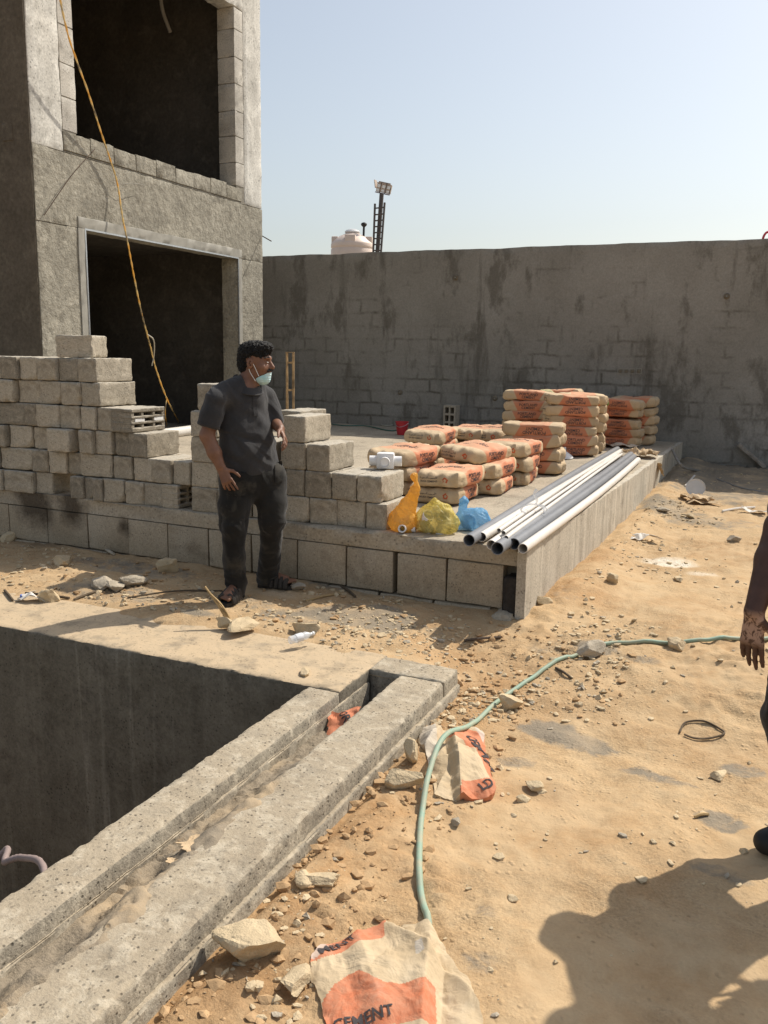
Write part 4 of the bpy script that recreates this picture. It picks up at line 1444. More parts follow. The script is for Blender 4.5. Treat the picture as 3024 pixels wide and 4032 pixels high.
p3_ = p + np.array([0, 0.05, 0])
mk('plastic_bag', sack(3, [((-.05, 0, .065), (.06, 0, .07), .07, .072, .03), ((0, .01, .09), (.05, .01, .10), .06, .05, .03), ((-.06, 0, .10), (-.075, 0, .15), .03, .014, .015), ((-.075, 0, .15), (-.06, 0, .205), .014, .026, .01)], (-.18, -.13, -.01), (.18, .13, .26), 0.014), M_FILMB, None, p3_, smooth=True, label='small blue plastic bag tied round a white pipe cap', category='plastic bag')
mk('pipe_fitting', xf(lathe([(0, 0), (.05, 0), (.055, .006), (.055, .05), (.05, .05), (.05, .008)], 22, False), rx=-math.pi / 2), M_PVC, None, p3_ + np.array([-.012, -.045, .072]), (-0.15, 0, 0.35), smooth=True, label='flat round white pipe cap inside the blue bag', category='pipe fitting')
# white cross junction standing on the corner block
zt = PT + 2 * 0.188
p = gz(829, 1013, zt)
jn = thing('junction_piece', 'white square plastic junction with round spigots on top of the block pile', 'pipe fitting', p + np.array([0, .03, .0]), (0, 0, .35))
VF = rough_box(.125, .10, .115, n=(6, 6, 6), rnd=.012, amp=0, seed=1)
mk('body', VF, M_PVC, jn, smooth=True)
for nm, rz, ln in (('spigot', 0, .07), ('spigot', math.pi, .07), ('spigot', -math.pi / 2, .055), ('spigot', math.pi / 2, .055)):
    mk(nm, xf(hollow(np.array([(.045, 0, .055), (.06, 0, .055), (.045 + ln, 0, .055)]), .036, .004, 18), rz=rz), M_PVC, jn, smooth=True)
mk('spigot_face', xf(lathe([(0, 0), (.03, 0), (.03, .004), (0, .004)], 16, False), (0, -.09, .055), rx=math.pi / 2), M_PVC, jn)

# ------------------------------------------------------------------ small things on the platform
p = gz(*c6(150, 352), PT)
bu = thing('bucket', 'red plastic bucket standing behind the cement bags', 'bucket', (p[0] + .04, p[1] - .35, PT))
bu.scale = (.72, .72, .72)
M_REDP = plain('red_plastic', (0.50, 0.03, 0.04), 0.4, 0.4, 0.1)
mk('shell', lathe([(0, .004), (.10, .004), (.135, .26), (.145, .262), (.145, .275), (.128, .275), (.095, .02), (0, .02)], 24, False), M_REDP, bu, smooth=True)
mk('handle', tubepts(spline([(-.14, 0, .25), (-.1, -.09, .2), (0, -.14, .17), (.1, -.09, .2), (.14, 0, .25)], 5), .004, 6), M_STEEL, bu)
p = gz(*c6(985, 488), PT)
mk('funnel', lathe([(.10, 0), (.105, .006), (.09, .03), (.03, .075), (.018, .08), (.016, .13), (.011, .13), (.013, .08), (.085, .025), (.10, 0)], 22, False), M_PVC, None, (p[0] + .05, p[1] - .1, PT + .012), (0.05, 0, 0), smooth=True, label='white plastic funnel upside down before the tall bag stack', category='funnel')
p = gz(*c6(1395, 480), PT)
# green cup and torn paper on the stacks
p = gy(*c6(1222, 193), 11.0)
mk('green_cup', lathe([(0, 0), (.022, .0), (.036, .012), (.040, .03), (.036, .034), (.018, .012), (0, .01)], 12, False), plain('green_plastic', (0.10, 0.36, 0.05), 0.4, 0.4), None, p, (1.2, 0.2, 0.2), smooth=True, label='small green plastic cup stuck between the rear bag stacks', category='cup')


def sheet(c, wx, wy, n=(18, 14), amp=0.03, seed=0, rz=0.0, torn=0.12, bulge=0.0, fq=7):
    """crumpled paper: uneven outline, folds and a little thickness"""
    u = np.linspace(-1, 1, n[0])
    v = np.linspace(-1, 1, n[1])
    U, Vv = np.meshgrid(u, v, indexing='ij')
    e = np.maximum(np.abs(U), np.abs(Vv))
    rr = 1 + torn * fbm(p3(np.cos(np.arctan2(Vv, U)) * 3 + seed, np.sin(np.arctan2(Vv, U)) * 3), 3, seed) * e ** 3
    X, Y = U * wx / 2 * rr, Vv * wy / 2 * rr
    fold = np.abs(vnoise(p3(X * fq + Y * fq * .5 + seed, Y * fq - X * fq * .5), seed + 4, True)) + .4 * np.abs(vnoise(p3(X * fq * 2.3 + seed, Y * fq * 2.3 + X * fq), seed + 7, True))
    Z = 0.004 + amp * fold * 1.3 + bulge * np.clip(1 - U ** 2, 0, 1) * np.clip(1 - Vv ** 2, 0, 1)
    ids = np.arange(U.size).reshape(U.shape)
    F = [(ids[i, j], ids[i + 1, j], ids[i + 1, j + 1], ids[i, j + 1]) for i in range(n[0] - 1) for j in range(n[1] - 1)]
    V = np.stack([X.ravel(), Y.ravel(), Z.ravel()], 1)
    k = len(V)
    V2 = V - np.array([0, 0, 0.003])
    F2 = [tuple(q + k for q in reversed(f)) for f in F]
    rim = list(ids[:, 0]) + list(ids[-1, 1:]) + list(ids[-2::-1, -1]) + list(ids[0, -2:0:-1])
    F3 = [(rim[(i + 1) % len(rim)], rim[i], rim[i] + k, rim[(i + 1) % len(rim)] + k) for i in range(len(rim))]
    return xf((np.vstack([V, V2]), F + F2 + F3), c, rz)


p = gz(*c6(1250, 432), PT)
mk('paper_scrap', sheet((0, 0, 0), .62, .26, amp=.05, seed=4, fq=9, torn=.25), plain('dusty_paper', (0.56, 0.48, 0.38), 0.85, 0.2, 0.25, 6, 0.5), None, (p[0], p[1] + .05, PT + .015), (0, 0, .15), label='crumpled whitish paper lying behind the pipe ends', category='paper')
p = gz(*c6(1440, 490), PT)
mk('paper_scrap', join(sheet((0, 0, .02), .34, .3, amp=.07, seed=6, fq=10, torn=.3), xf(sheet((0, 0, 0), .2, .24, amp=.04, seed=9, torn=.35), (.18, -.03, -.10), ry=1.1)), M_PAPER, None, (p[0] - .06, p[1], PT + .015), (0, 0, .3), label='torn brown paper hanging over the platform edge', category='paper')
p = gz(*c6(905, 150), PT)
p = gy(*c6(925, 143), 11.25)
mk('paper_scrap', sheet((0, 0, 0), .3, .22, amp=.05, seed=12), plain('yellow_paper', (0.5, 0.45, 0.25), 0.85), None, p + np.array([0, 0, -.02]), (0.3, 0, .3), label='folded yellowish paper on top of the rear left bag stack', category='paper')
# cable and cord by the wall, the loop of hose
M_GCAB = plain('green_cable', (0.06, 0.14, 0.11), 0.6)
pts = [gz(u, v, PT + .02) for u, v in ((700, 913), (740, 919), (790, 920), (840, 930), (870, 928), (900, 935))]
mk('cable', tubepts(spline(pts, 8) - pts[0], .010, 6), M_GCAB, None, pts[0], smooth=True, label='dark green cable trailing along the platform below the wall', category='cable')
pts = [gz(837 + 14 * math.cos(a), 916 + 3.5 * math.sin(a), PT + .02) for a in np.linspace(0, 6.0, 18)]
mk('hose_coil', tubepts(np.array(pts) - pts[0], .012, 6), plain('pale_hose', (0.42, 0.40, 0.33), 0.6), None, pts[0], smooth=True, label='small pale ring of hose on the platform near the wall', category='hose')
# rusty steel prop standing between the blocks and the wall
pr0 = gy(627, 893, 8.4)
zb = gy(627, 762, 8.4)[2]
sp = thing('steel_prop', 'rusty yellow ladder shaped steel frame standing behind the blocks', 'steel frame', (pr0[0], 8.4, PT), (0, 0, R(22)))
M_RUST = plain('rusty_yellow_paint', (0.33, 0.22, 0.11), 0.8, 0.3, 0.55, 11, 0.5)
HP = zb - PT
for x in (-.035, .035):
    mk('rail', rough_box(.026, .03, HP, n=(2, 2, 14), rnd=.004, amp=.002, fq=30, seed=int(100 + x * 100)), M_RUST, sp, (x, 0, 0))
for k in range(5):
    mk('rung', box(-.0215, .0215, -.01, .01, HP - .12 - k * .30, HP - .10 - k * .30), M_RUST, sp)
mk('cap_plate', box(-.05, .05, -.02, .02, HP + .001, HP + .008), M_RUST, sp)

# ------------------------------------------------------------------ cord hanging down the facade
M_CORD = NT('yellow_black_cord')
st_ = M_CORD.ramp(M_CORD.noise(2.2, 4, 0.6, M_CORD.co('World', (1, 1, 1.5))), (0.42, (0.62, 0.30, 0.04)), (0.50, (0.60, 0.42, 0.16)), (0.60, (0.12, 0.10, 0.07)), (0.66, (0.66, 0.32, 0.05)))
M_CORD = M_CORD.done(st_, 0.6)
path = [(112, -90, .30), (128, -10, .27), (150, 85, .22), (190, 198, .17), (222, 297, .10), (240, 350, .08), (254, 398, .07), (264, 465, .12), (277, 530, .16), (290, 600, .16), (305, 672, .14), (318, 722, .10), (326, 752, .04)]
pts = [gx(u, v, FX + d) for u, v, d in path]
low = [gx(338, 800, FX - .1), gx(360, 860, FX - .25), gz(386, 912, PT + .03)]
P = spline(pts + low, 10)
ctr = thing('power_cord', 'yellow and black cord hanging down the building front to the doorway floor', 'cord', P[0])
tw = np.arange(len(P))[:, None] * 1.1
off = 0.012 * np.concatenate([np.zeros_like(tw), np.cos(tw), np.sin(tw)], 1)
mk('strand', tubepts(P + .6 * off - P[0], .0075, 6), M_CORD, ctr, smooth=True)
mk('strand', tubepts(P - .6 * off - P[0], .0065, 6), M_CORD, ctr, smooth=True)
lp = spline([gx(318, 722, FX + .1), gx(332, 735, FX + .08), gx(333, 765, FX), gx(328, 790, FX - .05)], 8)
mk('loop', tubepts(lp - P[0], .008, 6), plain('pale_cord', (0.5, 0.46, 0.38), 0.6), ctr, smooth=True)
lp = spline([gx(360, 860, FX - .25), gx(357, 890, FX - .3), gz(360, 922, PT + .02)], 8)
mk('tail', tubepts(lp - P[0], .007, 6), M_CORD, ctr, smooth=True)

# ------------------------------------------------------------------ beyond the wall: water tank, ladder, floodlight mast
TY = 26.0
tl, tr2 = gy(720, 552, TY), gy(802, 552, TY)
R0 = (tr2[0] - tl[0]) / 2
tz = gy(762, 515, TY)[2]
tb = gy(762, 553, TY)[2] - 1.1
tank = thing('water_tank', 'round cream plastic water tank showing above the boundary wall', 'water tank', ((tl[0] + tr2[0]) / 2, TY, 0))
M_TANK = plain('cream_polyethylene', (0.72, 0.59, 0.50), 0.5, 0.35, 0.06, 2, 0.05)
prof = [(0, tb), (R0, tb)]
zz = tb
sh = gy(762, 529, TY)[2]
while zz < sh - .05:
    prof += [(R0, zz + .02), (R0, zz + .20), (R0 - .02, zz + .225), (R0 - .02, zz + .245), (R0, zz + .27)]
    zz += .27
prof = [q for q in prof if q[1] <= sh]
prof += [(R0, sh), (R0 * .97, sh + .05), (R0 * .62, tz + .05), (R0 * .33, tz + .14), (R0 * .30, tz + .16), (0, tz + .16)]
mk('shell', lathe(prof, 40, False), M_TANK, tank, smooth=True)
mk('lid', lathe([(0, tz + .161), (R0 * .34, tz + .161), (R0 * .36, tz + .20), (R0 * .30, tz + .25), (R0 * .12, tz + .29), (0, tz + .30)], 24, False), plain('pale_grey_lid', (0.6, 0.6, 0.6), 0.5), tank, smooth=True)
for k in range(4):
    a = R(20 + 90 * k)
    mk('lifting_lug', xf(rough_box(.22, .34, .30, n=(4, 4, 4), rnd=.03, amp=0, seed=1), (R0 * .80 * math.cos(a), R0 * .80 * math.sin(a), sh - .05), a), M_TANK, tank, smooth=True)
mk('vent_pipe', join(tubepts([(R0 * .58, 0, sh), (R0 * .60, 0, tz + .36)], .035, 10), xf(lathe([(.03, 0), (.085, .05), (.10, .09), (.08, .13), (.03, .15)], 12), (R0 * .60, 0, tz + .33))), plain('black_vent', (0.03, 0.03, 0.03), 0.6), tank, smooth=True)
mk('stand', join(box(-1, 1, -1, 1, tb - .15, tb - .002), *[box(x - .12, x + .12, y - .12, y + .12, -.3, tb - .151) for x in (-.8, .8) for y in (-.8, .8)]), M_PILLAR, tank)
MY = 24.5
mb, mt = gy(815, 550, MY), gy(824.5, 418, MY)
M_DARKST = plain('dark_steel', (0.10, 0.085, 0.08), 0.6, 0.4, 0.2, 10, 0.1)
mast = thing('floodlight_mast', 'dark steel mast with a rack of floodlights behind the wall', 'floodlight mast', (mb[0], MY, 0))
lean = mt - mb
zt_ = mt[2]
foot = np.array([-lean[0] / lean[2] * mb[2], 0, 0.0])
top = np.array([lean[0], 0, zt_])
mk('pole', tubepts([foot, top], .065, 12), M_DARKST, mast, smooth=True)
tilt = R(14)


def mast_part(name, VF, mat, par=mast):
    return mk(name, xf(VF, top + np.array([0.02, 0, .0]), ry=tilt, s=0.46), mat, par)


mast_part('cross_arm', box(-.52, .52, -.03, .03, -.03, .03), plain('brown_steel', (0.16, 0.09, 0.085), 0.6))
mast_part('upper_arm', box(-.42, .42, -.02, .05, .62, .70), plain('tan_steel', (0.34, 0.27, 0.22), 0.6))
M_LAMP = plain('tan_lamp_housing', (0.50, 0.40, 0.32), 0.5, 0.4)
M_LENS = plain('pale_lens', (0.85, 0.84, 0.8), 0.2, 0.6, 0.03)
for k, x in enumerate((-.36, 0.0, .36)):
    h_ = mast_part('lamp_housing', join(box(x - .15, x + .15, .02, .16, .06, .60), box(x - .17, x + .17, -.02, .02, .56, .62)), M_LAMP)
    q = mast_part('lens', box(x - .11, x + .11, -.005, .018, .33, .52), M_LENS)
    q = mast_part('lens', box(x - .11, x + .08, -.005, .018, .10, .24), M_LENS)
for x in (-.19, .19, .52):
    mast_part('bracket', box(x - .025, x + .025, -.05, -.031, -.03, .66 if x < .5 else .45), M_DARKST)
mast_part('side_visor', xf(box(-.02, .02, -.1, .25, 0, .5), (-.55, 0, .25), ry=-R(22)), M_LAMP)
LYD = 24.3
la, lb = gy(806, 552, LYD), gy(822.5, 552, LYD)
ua, ub = gy(810, 440, LYD), gy(831, 437.5, LYD)
lad = thing('ladder', 'dark metal ladder leaning along the floodlight mast', 'ladder', (la[0], LYD, 0))
O = np.array([la[0], LYD, 0])


def ext(a, b):
    d = (b - a) / (b[2] - a[2])
    return a - d * a[2]


for a, b in ((la, ua), (lb, ub)):
    mk('rail', tubepts(np.array([ext(a, b) - O, b - O]), .032, 6), M_DARKST, lad)
for i, v in enumerate((449, 463, 476, 489, 502, 515, 528, 541)):
    s = (552 - v) / (552 - 439)
    mk('rung', tubepts(np.array([la + (ua - la) * s - O, lb + (ub - lb) * s - O]), .022, 6), M_DARKST, lad)
# red hose end peeping over the wall
q = [gy(1668, 500, WY + .3), gy(1655, 503, WY + .25), gy(1648, 516, WY + .22), gy(1647, 535, WY + .28)]
mk('red_hose', tubepts(spline(q, 8) - q[0], .016, 8), M_REDP, None, q[0], smooth=True, label='red hose end arching over the top of the wall', category='hose')

# ------------------------------------------------------------------ yard: hose, empty bags, stones, scraps
def gnd(u, v):
    """point on the ground seen at a spot of the photograph"""
    z = -0.1
    for _ in range(6):
        p = gz(u, v, z)
        z = float(ground_h(p[0], p[1]))
    return np.array([p[0], p[1], z])


t = NT('pale_green_hose')
M_HOSE = t.done(t.mix(t.ramp(t.noise(16, 6, 0.7), (0.42, 0.0), (0.72, 0.75)), (0.27, 0.38, 0.29), (0.45, 0.37, 0.25)), 0.6, t.bump(t.noise(60, 3), 0.2, 0.004), 0.3)
hp = [(1760, 1380), (1659, 1384), (1590, 1383), (1500, 1386), (1400, 1389), (1320, 1394), (1270, 1400), (1235, 1413), (1190, 1438), (1130, 1480), (1075, 1520), (1020, 1570), (965, 1630), (930, 1690), (912, 1760), (906, 1830), (906, 1900), (914, 1960), (926, 2005)]
hh = spline([gnd(u, v) for u, v in hp], 9)
hh[:, 2] = ground_h(hh[:, 0], hh[:, 1]) + .0095
for it in range(3):
    hh[1:-1, 2] = np.maximum(hh[1:-1, 2], (hh[:-2, 2] + hh[2:, 2]) / 2)
sel = (hh[:, 1] < 3.75) & (hh[:, 1] > 2.75) & (hh[:, 0] < -.6)
hh[sel, 2] += 0.09 * np.sin((hh[sel, 1] - 2.75) / 1.0 * math.pi) ** 2
mk('garden_hose', tubepts(hh - hh[0], .0118, 10), M_HOSE, None, hh[0], smooth=True, label='long pale green hose winding across the sandy ground', category='hose')


# empty cement bags: crumpled printed paper
def puffed(poly, n=44, height=0.09, seed=0, folds=(), under=0.012, fq=6, amp=0.012):
    """empty sack lying on the ground: outline polygon (ground points), puffed up and creased"""
    C = np.mean(poly, axis=0)
    Q = np.asarray(poly)[:, :2] - C[:2]
    # radial grid over the star-shaped outline
    m = len(Q)
    ang = np.linspace(0, 1, 200, endpoint=False)
    cl = np.vstack([Q, Q[:1]])
    seglen = np.r_[0, np.cumsum(np.linalg.norm(np.diff(cl, axis=0), axis=1))]
    seglen /= seglen[-1]
    B = np.stack([np.interp(ang, seglen, cl[:, k]) for k in (0, 1)], 1)
    B = B * (1 + 0.03 * fbm(p3(B[:, 0] * 26 + seed, B[:, 1] * 26), 3, seed))[:, None]
    rr = np.linspace(0, 1, n) ** 0.8
    V, F = [], []
    X = B[None] * rr[:, None, None]
    W = X + C[:2]
    Zb = ground_h(W[..., 0], W[..., 1]) * 0.3 + 0.7 * float(ground_h(C[0], C[1]))
    prof = (1 - rr ** 2.6)[:, None]
    cre = vnoise(p3(X[..., 0] * fq + X[..., 1] * fq * .5 + seed, X[..., 1] * fq - X[..., 0] * fq * .5), seed + 1, True) * .6 + .45 * vnoise(p3(X[..., 0] * fq * 2.1 - X[..., 1] * fq + seed, X[..., 1] * fq * 2.1 + X[..., 0] * fq), seed + 6, True)
    cre2 = fbm(p3(X[..., 0] * 20 + seed, X[..., 1] * 20), 3, seed + 2)
    Z = Zb + under + height * prof * (0.75 + 0.5 * fbm(p3(X[..., 0] * 3 + seed, X[..., 1] * 3), 2, seed + 5)) + amp * 1.5 * cre + amp * 0.08 * cre2 + amp * 0.35 * (0.35 - np.abs(vnoise(p3(X[..., 0] * 17 + seed, X[..., 1] * 17), seed + 8, True))) + amp * 0.25 * (0.3 - np.abs(vnoise(p3(X[..., 0] * 31 + X[..., 1] * 12, X[..., 1] * 31), seed + 18)))
    for (fx, fy, ax, ay, wd, dep) in folds:
        s = (X[..., 0] - fx) * ax + (X[..., 1] - fy) * ay
        Z = Z + dep * np.clip(s / wd, -1, 1) * np.exp(-(s / (wd * 2.2)) ** 2)
    Z = np.maximum(Z, ground_h(W[..., 0], W[..., 1]) + 0.006)
    k = len(ang)
    ids = np.arange(n * k).reshape(n, k)
    P = np.stack([X[..., 0], X[..., 1], Z - float(ground_h(C[0], C[1]))], -1).reshape(-1, 3)
    for i in range(n - 1):
        for j in range(k):
            j2 = (j + 1) % k
            F.append((ids[i, j], ids[i + 1, j], ids[i + 1, j2], ids[i, j2]))
    # underside rim tucked to the ground
    low_ = P[ids[-1]].copy()
    low_[:, :2] *= 0.97
    low_[:, 2] -= under + 0.02
    o = len(P)
    P = np.vstack([P, low_])
    for j in range(k):
        j2 = (j + 1) % k
        F.append((ids[-1, j], o + j, o + j2, ids[-1, j2]))
    return P, F, np.array([C[0], C[1], float(ground_h(C[0], C[1]))])


def inside(P, poly):
    x, y = P[:, 0], P[:, 1]
    r = np.zeros(len(P), bool)
    n = len(poly)
    for i in range(n):
        x0, y0 = poly[i][:2]
        x1, y1 = poly[(i + 1) % n][:2]
        c_ = ((y0 > y) != (y1 > y)) & (x < (x1 - x0) * (y - y0) / (y1 - y0 + 1e-12) + x0)
        r ^= c_
    return r


def empty_bag(label, outline, inks, texts, height, seed, folds, pale=(), **kw):
    poly = [gnd(u, v) for u, v in outline]
    PV, PF, PC = puffed(poly, 80, height, seed, folds, **kw)
    t_ = thing('empty_cement_bag', label, 'paper bag', PC)
    o = mk('paper', (PV, PF), M_KRAFT, t_, smooth=True)
    for nm, polys in (('ink', inks), ('pale', pale)):
        arr = np.zeros(len(PV))
        for pl2 in polys:
            arr = np.maximum(arr, inside(PV, [gnd(u, v) - PC for u, v in pl2]).astype(float))
        at = o.data.attributes.new(nm, 'FLOAT', 'POINT')
        at.data.foreach_set('value', arr.astype(np.float32))
    bv = BVHTree.FromPolygons([tuple(v) for v in PV], [tuple(int(i) for i in f) for f in PF])
    for s, a, b, mat in texts:
        a, b = gnd(*a) - PC, gnd(*b) - PC
        ex = (b - a)[:2] / np.linalg.norm((b - a)[:2])
        c_ = (a + b) / 2
        mk('lettering', drape(fit(text_vf(s, 1, .05), np.linalg.norm((b - a)[:2])), (c_[0], c_[1], 0), (ex[0], ex[1], 0), (-ex[1], ex[0], 0), (0, 0, 1), bv, .003), mat, t_)
    return t_


def e5(x, y):
    return (1100 + x * .60277) / DS, (3300 + y * .60277) / DS


def e4(x, y):
    return (1100 + x * .60277) / DS, (2400 + y * .60277) / DS


t = NT('printed_kraft')
m = t.ramp(t.math('ADD', t.attr('ink')[2], t.math('MULTIPLY', t.math('SUBTRACT', t.noise(40, 3, 0.6), 0.5), 0.3)), (0.4, 0.0), (0.6, 1.0))
pap = t.mix(t.ramp(t.noise(8, 5, 0.6), (0.3, 0.0), (0.7, 1.0)), (0.47, 0.36, 0.225), (0.56, 0.445, 0.295))
org = t.mix(t.ramp(t.noise(22, 5, 0.7), (0.35, 0.0), (0.8, 1.0)), (0.54, 0.175, 0.085), (0.52, 0.27, 0.165))
c = t.mix(m, pap, org)
c = t.mix(t.math('MULTIPLY', t.attr('pale')[2], 0.75), c, (0.52, 0.47, 0.40))
c = t.mix(t.math('MULTIPLY', t.ramp(t.noise(6, 6, 0.7), (0.55, 0.0), (0.75, 1.0)), 0.35), c, (0.54, 0.47, 0.36))
hb = t.math('ADD', t.noise(22, 4, 0.6, None, 1.0), t.math('MULTIPLY', t.noise(7, 3, 0.5, None, 2.5), 1.6))
M_KRAFT = t.done(c, 0.8, t.bump(hb, 0.5, 0.010), 0.2)
empty_bag('crumpled empty cement bag at the bottom edge, hose running under it',
          [(672, 2095), (676, 2065), (690, 2045), (760, 2028), (850, 2008), (922, 2004), (945, 2030), (985, 2085), (1005, 2110), (1030, 2170), (1060, 2260), (1000, 2300), (850, 2300), (740, 2290), (705, 2215), (695, 2180), (672, 2130)],
          [[e5(195, 830), e5(200, 760), e5(250, 690), e5(570, 628), e5(690, 600), e5(680, 728), e5(590, 732), e5(400, 775)], [e5(275, 1110), e5(360, 1020), e5(450, 962), e5(520, 975), e5(610, 1045), e5(680, 1072), e5(1015, 1062), e5(1030, 1300), e5(300, 1300)]],
          [('MENT', e5(262, 775), e5(495, 690), M_INK), ('CEMENT', e5(350, 1262), e5(740, 1250), M_INK)],
          0.036, 5, [(0.06, .16, .45, .9, .02, -.022), (.12, .05, .95, .3, .025, -.03), (-.1, 0, .8, .6, .03, .012)], pale=[[e5(200, 800), e5(225, 700), e5(300, 690), e5(330, 740), e5(240, 800)], [e5(880, 810), e5(925, 805), e5(945, 880), e5(890, 890)]], amp=.011, under=.02)
empty_bag('torn empty cement bag beside the hose and the channel wall',
          [(903, 1604), (912, 1584), (935, 1576), (958, 1584), (1000, 1578), (1030, 1580), (1046, 1596), (1048, 1620), (1060, 1680), (1071, 1722), (1058, 1735), (985, 1735), (938, 1722), (934, 1690), (925, 1650)],
          [[e4(1085, 840), e4(1200, 800), e4(1335, 850), e4(1350, 930), e4(1420, 1190), e4(1385, 1190), e4(1290, 1030), e4(1200, 965), e4(1120, 920)], [e4(1190, 1205), e4(1420, 1180), e4(1410, 1270), e4(1175, 1265)]],
          [('CEMENT', e4(1235, 890), e4(1370, 1085), M_INK), ('LD', e4(1310, 1232), e4(1385, 1222), M_INK)],
          0.06, 9, [(-.05, .05, .9, .4, .02, .03), (.05, -.02, .7, -.7, .02, .025), (-.12, .1, 1, 0, .02, -.03)], pale=[[e4(905, 800), e4(1015, 790), e4(1045, 1030), e4(940, 1010)], [e4(1270, 800), e4(1350, 830), e4(1330, 900)]], amp=.016, under=.015, fq=9)

# printed paper scrap in the channel, and two leaves of paper further down
p = np.array([-1.70, 3.40, -0.10])
sc_ = thing('paper_scrap', 'orange printed paper scrap stuck in the channel before its open end', 'paper', p, (0.35, -0.1, .5))
VF = sheet((0, 0, 0), .17, .15, amp=.03, seed=21, torn=.3)
mk('paper', VF, plain('orange_print', (0.58, 0.22, 0.12), 0.8, 0.2, 0.15, 15, 0.3), sc_)
bv = BVHTree.FromPolygons([tuple(v) for v in VF[0]], VF[1])
mk('lettering', drape(fit(text_vf('OR', 1, .05), .08), (0, 0.01, 0), (.3, -.95, 0), (.95, .3, 0), (0, 0, 1), bv, .002), M_INK, sc_)
for i, (u, v, s) in enumerate([(432, 1845, .11), (402, 1872, .10)]):
    q = gz(u, v, -.06)
    mk('paper_scrap', sheet((0, 0, 0), s * 1.25, s, amp=.035, seed=30 + i, torn=.35), M_PAPER, None, q + np.array([0, 0, .01]), (.15, .1, .6 + i), label='curled brown paper scrap in the channel, %s of two' % ('farther', 'nearer')[i], category='paper')

# stones that can be told apart
M_STONE = plain('sandy_limestone', (0.53, 0.42, 0.27), 0.92, 0.15, 0.2, 11, 0.6, 0.008)
M_STONED = plain('dusty_grey_stone', (0.40, 0.345, 0.265), 0.92, 0.15, 0.25, 11, 0.7, 0.008)
stones = [
    (545, 2052, .125, .095, .075, 0, 'big angular pale stone against the outer channel wall'),
    (640, 2125, .07, .06, .03, 0, 'flat buried stone left of the nearest empty bag'),
    (868, 1690, .085, .055, .06, 0, 'upright pale stone slab between channel and torn bag'),
    (890, 1640, .06, .05, .07, 0, 'brownish lump of rock touching the torn bag on its left'),
    (693, 1905, .085, .045, .03, 0, 'long flat stone beside the channel wall, lower one'),
    (655, 1900, .045, .04, .03, 0, 'small pale stone at the foot of the channel wall'),
    (1098, 1528, .075, .055, .055, 0, 'rounded pale stone leaning on the hose near the bend'),
    (1462, 1394, .065, .05, .05, 0, 'pale stone pressing down the hose on the right'),
    (1272, 1412, .12, .07, .07, 1, 'grey concrete lump lying on the hose'),
    (1150, 1700, .05, .04, .025, 0, 'small brown stone right of the torn bag'),
    (1130, 1725, .04, .035, .02, 0, 'little stone just below the torn bag corner'),
    (660, 1366, .12, .075, .065, 0, 'pale yellow stone behind the plastic bottle'),
    (530, 1355, .13, .08, .05, 0, 'wedge of stone at the foot of the wooden stake'),
    (490, 1350, .08, .055, .045, 0, 'whitish lump beside the wooden stake'),
    (660, 1447, .075, .04, .02, 0, 'flat stone chip lying on the pit edge'),
    (112, 1298, .085, .06, .07, 0, 'brown stone at the left end of the pit edge'),
    (135, 1215, .09, .07, .06, 0, 'sunlit stone under the block stack, on the left'),
    (365, 1232, .11, .07, .08, 0, 'round boulder in the shade behind the man'),
    (250, 1268, .13, .08, .05, 1, 'dusty grey slab lying among the rubble on the left'),
    (285, 1262, .12, .07, .06, 1, 'second grey rubble lump beside the slab'),
    (215, 1265, .13, .09, .05, 1, 'flat grey rubble piece left of the slab'),
    (20, 1165, .10, .07, .06, 0, 'pale stone under the platform at the left edge'),
    (1108, 1312, .12, .09, .08, 1, 'broken concrete footing lump at the platform corner'),
    (1060, 1290, .08, .06, .06, 1, 'grey lump near the platform corner, in its shade'),
    (1170, 1300, .07, .06, .04, 0, 'brown stone right of the platform corner'),
    (1325, 1255, .07, .05, .045, 0, 'stone beside the platform wall on the sunny side'),
    (840, 1215, .07, .05, .07, 1, 'stone chunk leaning at the block joint gap'),
    (1465, 1252, .06, .04, .03, 0, 'stone beside the white powder patch'),
    (1585, 1165, .09, .06, .04, 1, 'grey stone near the right person, far one'),
    (1490, 1115, .08, .04, .03, 0, 'flat stone in the sun before the wall shadow'),
    (1430, 1100, .10, .06, .04, 1, 'grey rubble lump below the platform side wall'),
    (985, 1775, .028, .022, .02, 1, 'tiny grey stone standing alone right of the hose'),
    (1555, 1675, .05, .035, .02, 0, 'brown clod on the open ground at the right'),
    (1110, 1940, .03, .022, .015, 0, 'small flat stone on the open sand'),
    (955, 1266, .10, .06, .05, 1, 'clod beside the fallen steel rod'),
    (640, 1268, .09, .06, .03, 1, 'flat stone beside the left foot of the man'),
]
for i, (u, v, a, b, c, kd, lab) in enumerate(stones):
    p = gnd(u, v + 4)
    if lab.startswith('flat stone chip'):
        p[2] = 0.0
    if lab.startswith('grey concrete lump'):
        p[2] += .02
    mk('stone', rock((a, b, c), 300 + i, 4 if a > .08 else 3, 0.14), (M_STONE, M_STONED)[kd], None, p - np.array([0, 0, c * .12]), (0, 0, i * 1.7), label=lab, category='stone', group='loose stones in the yard')

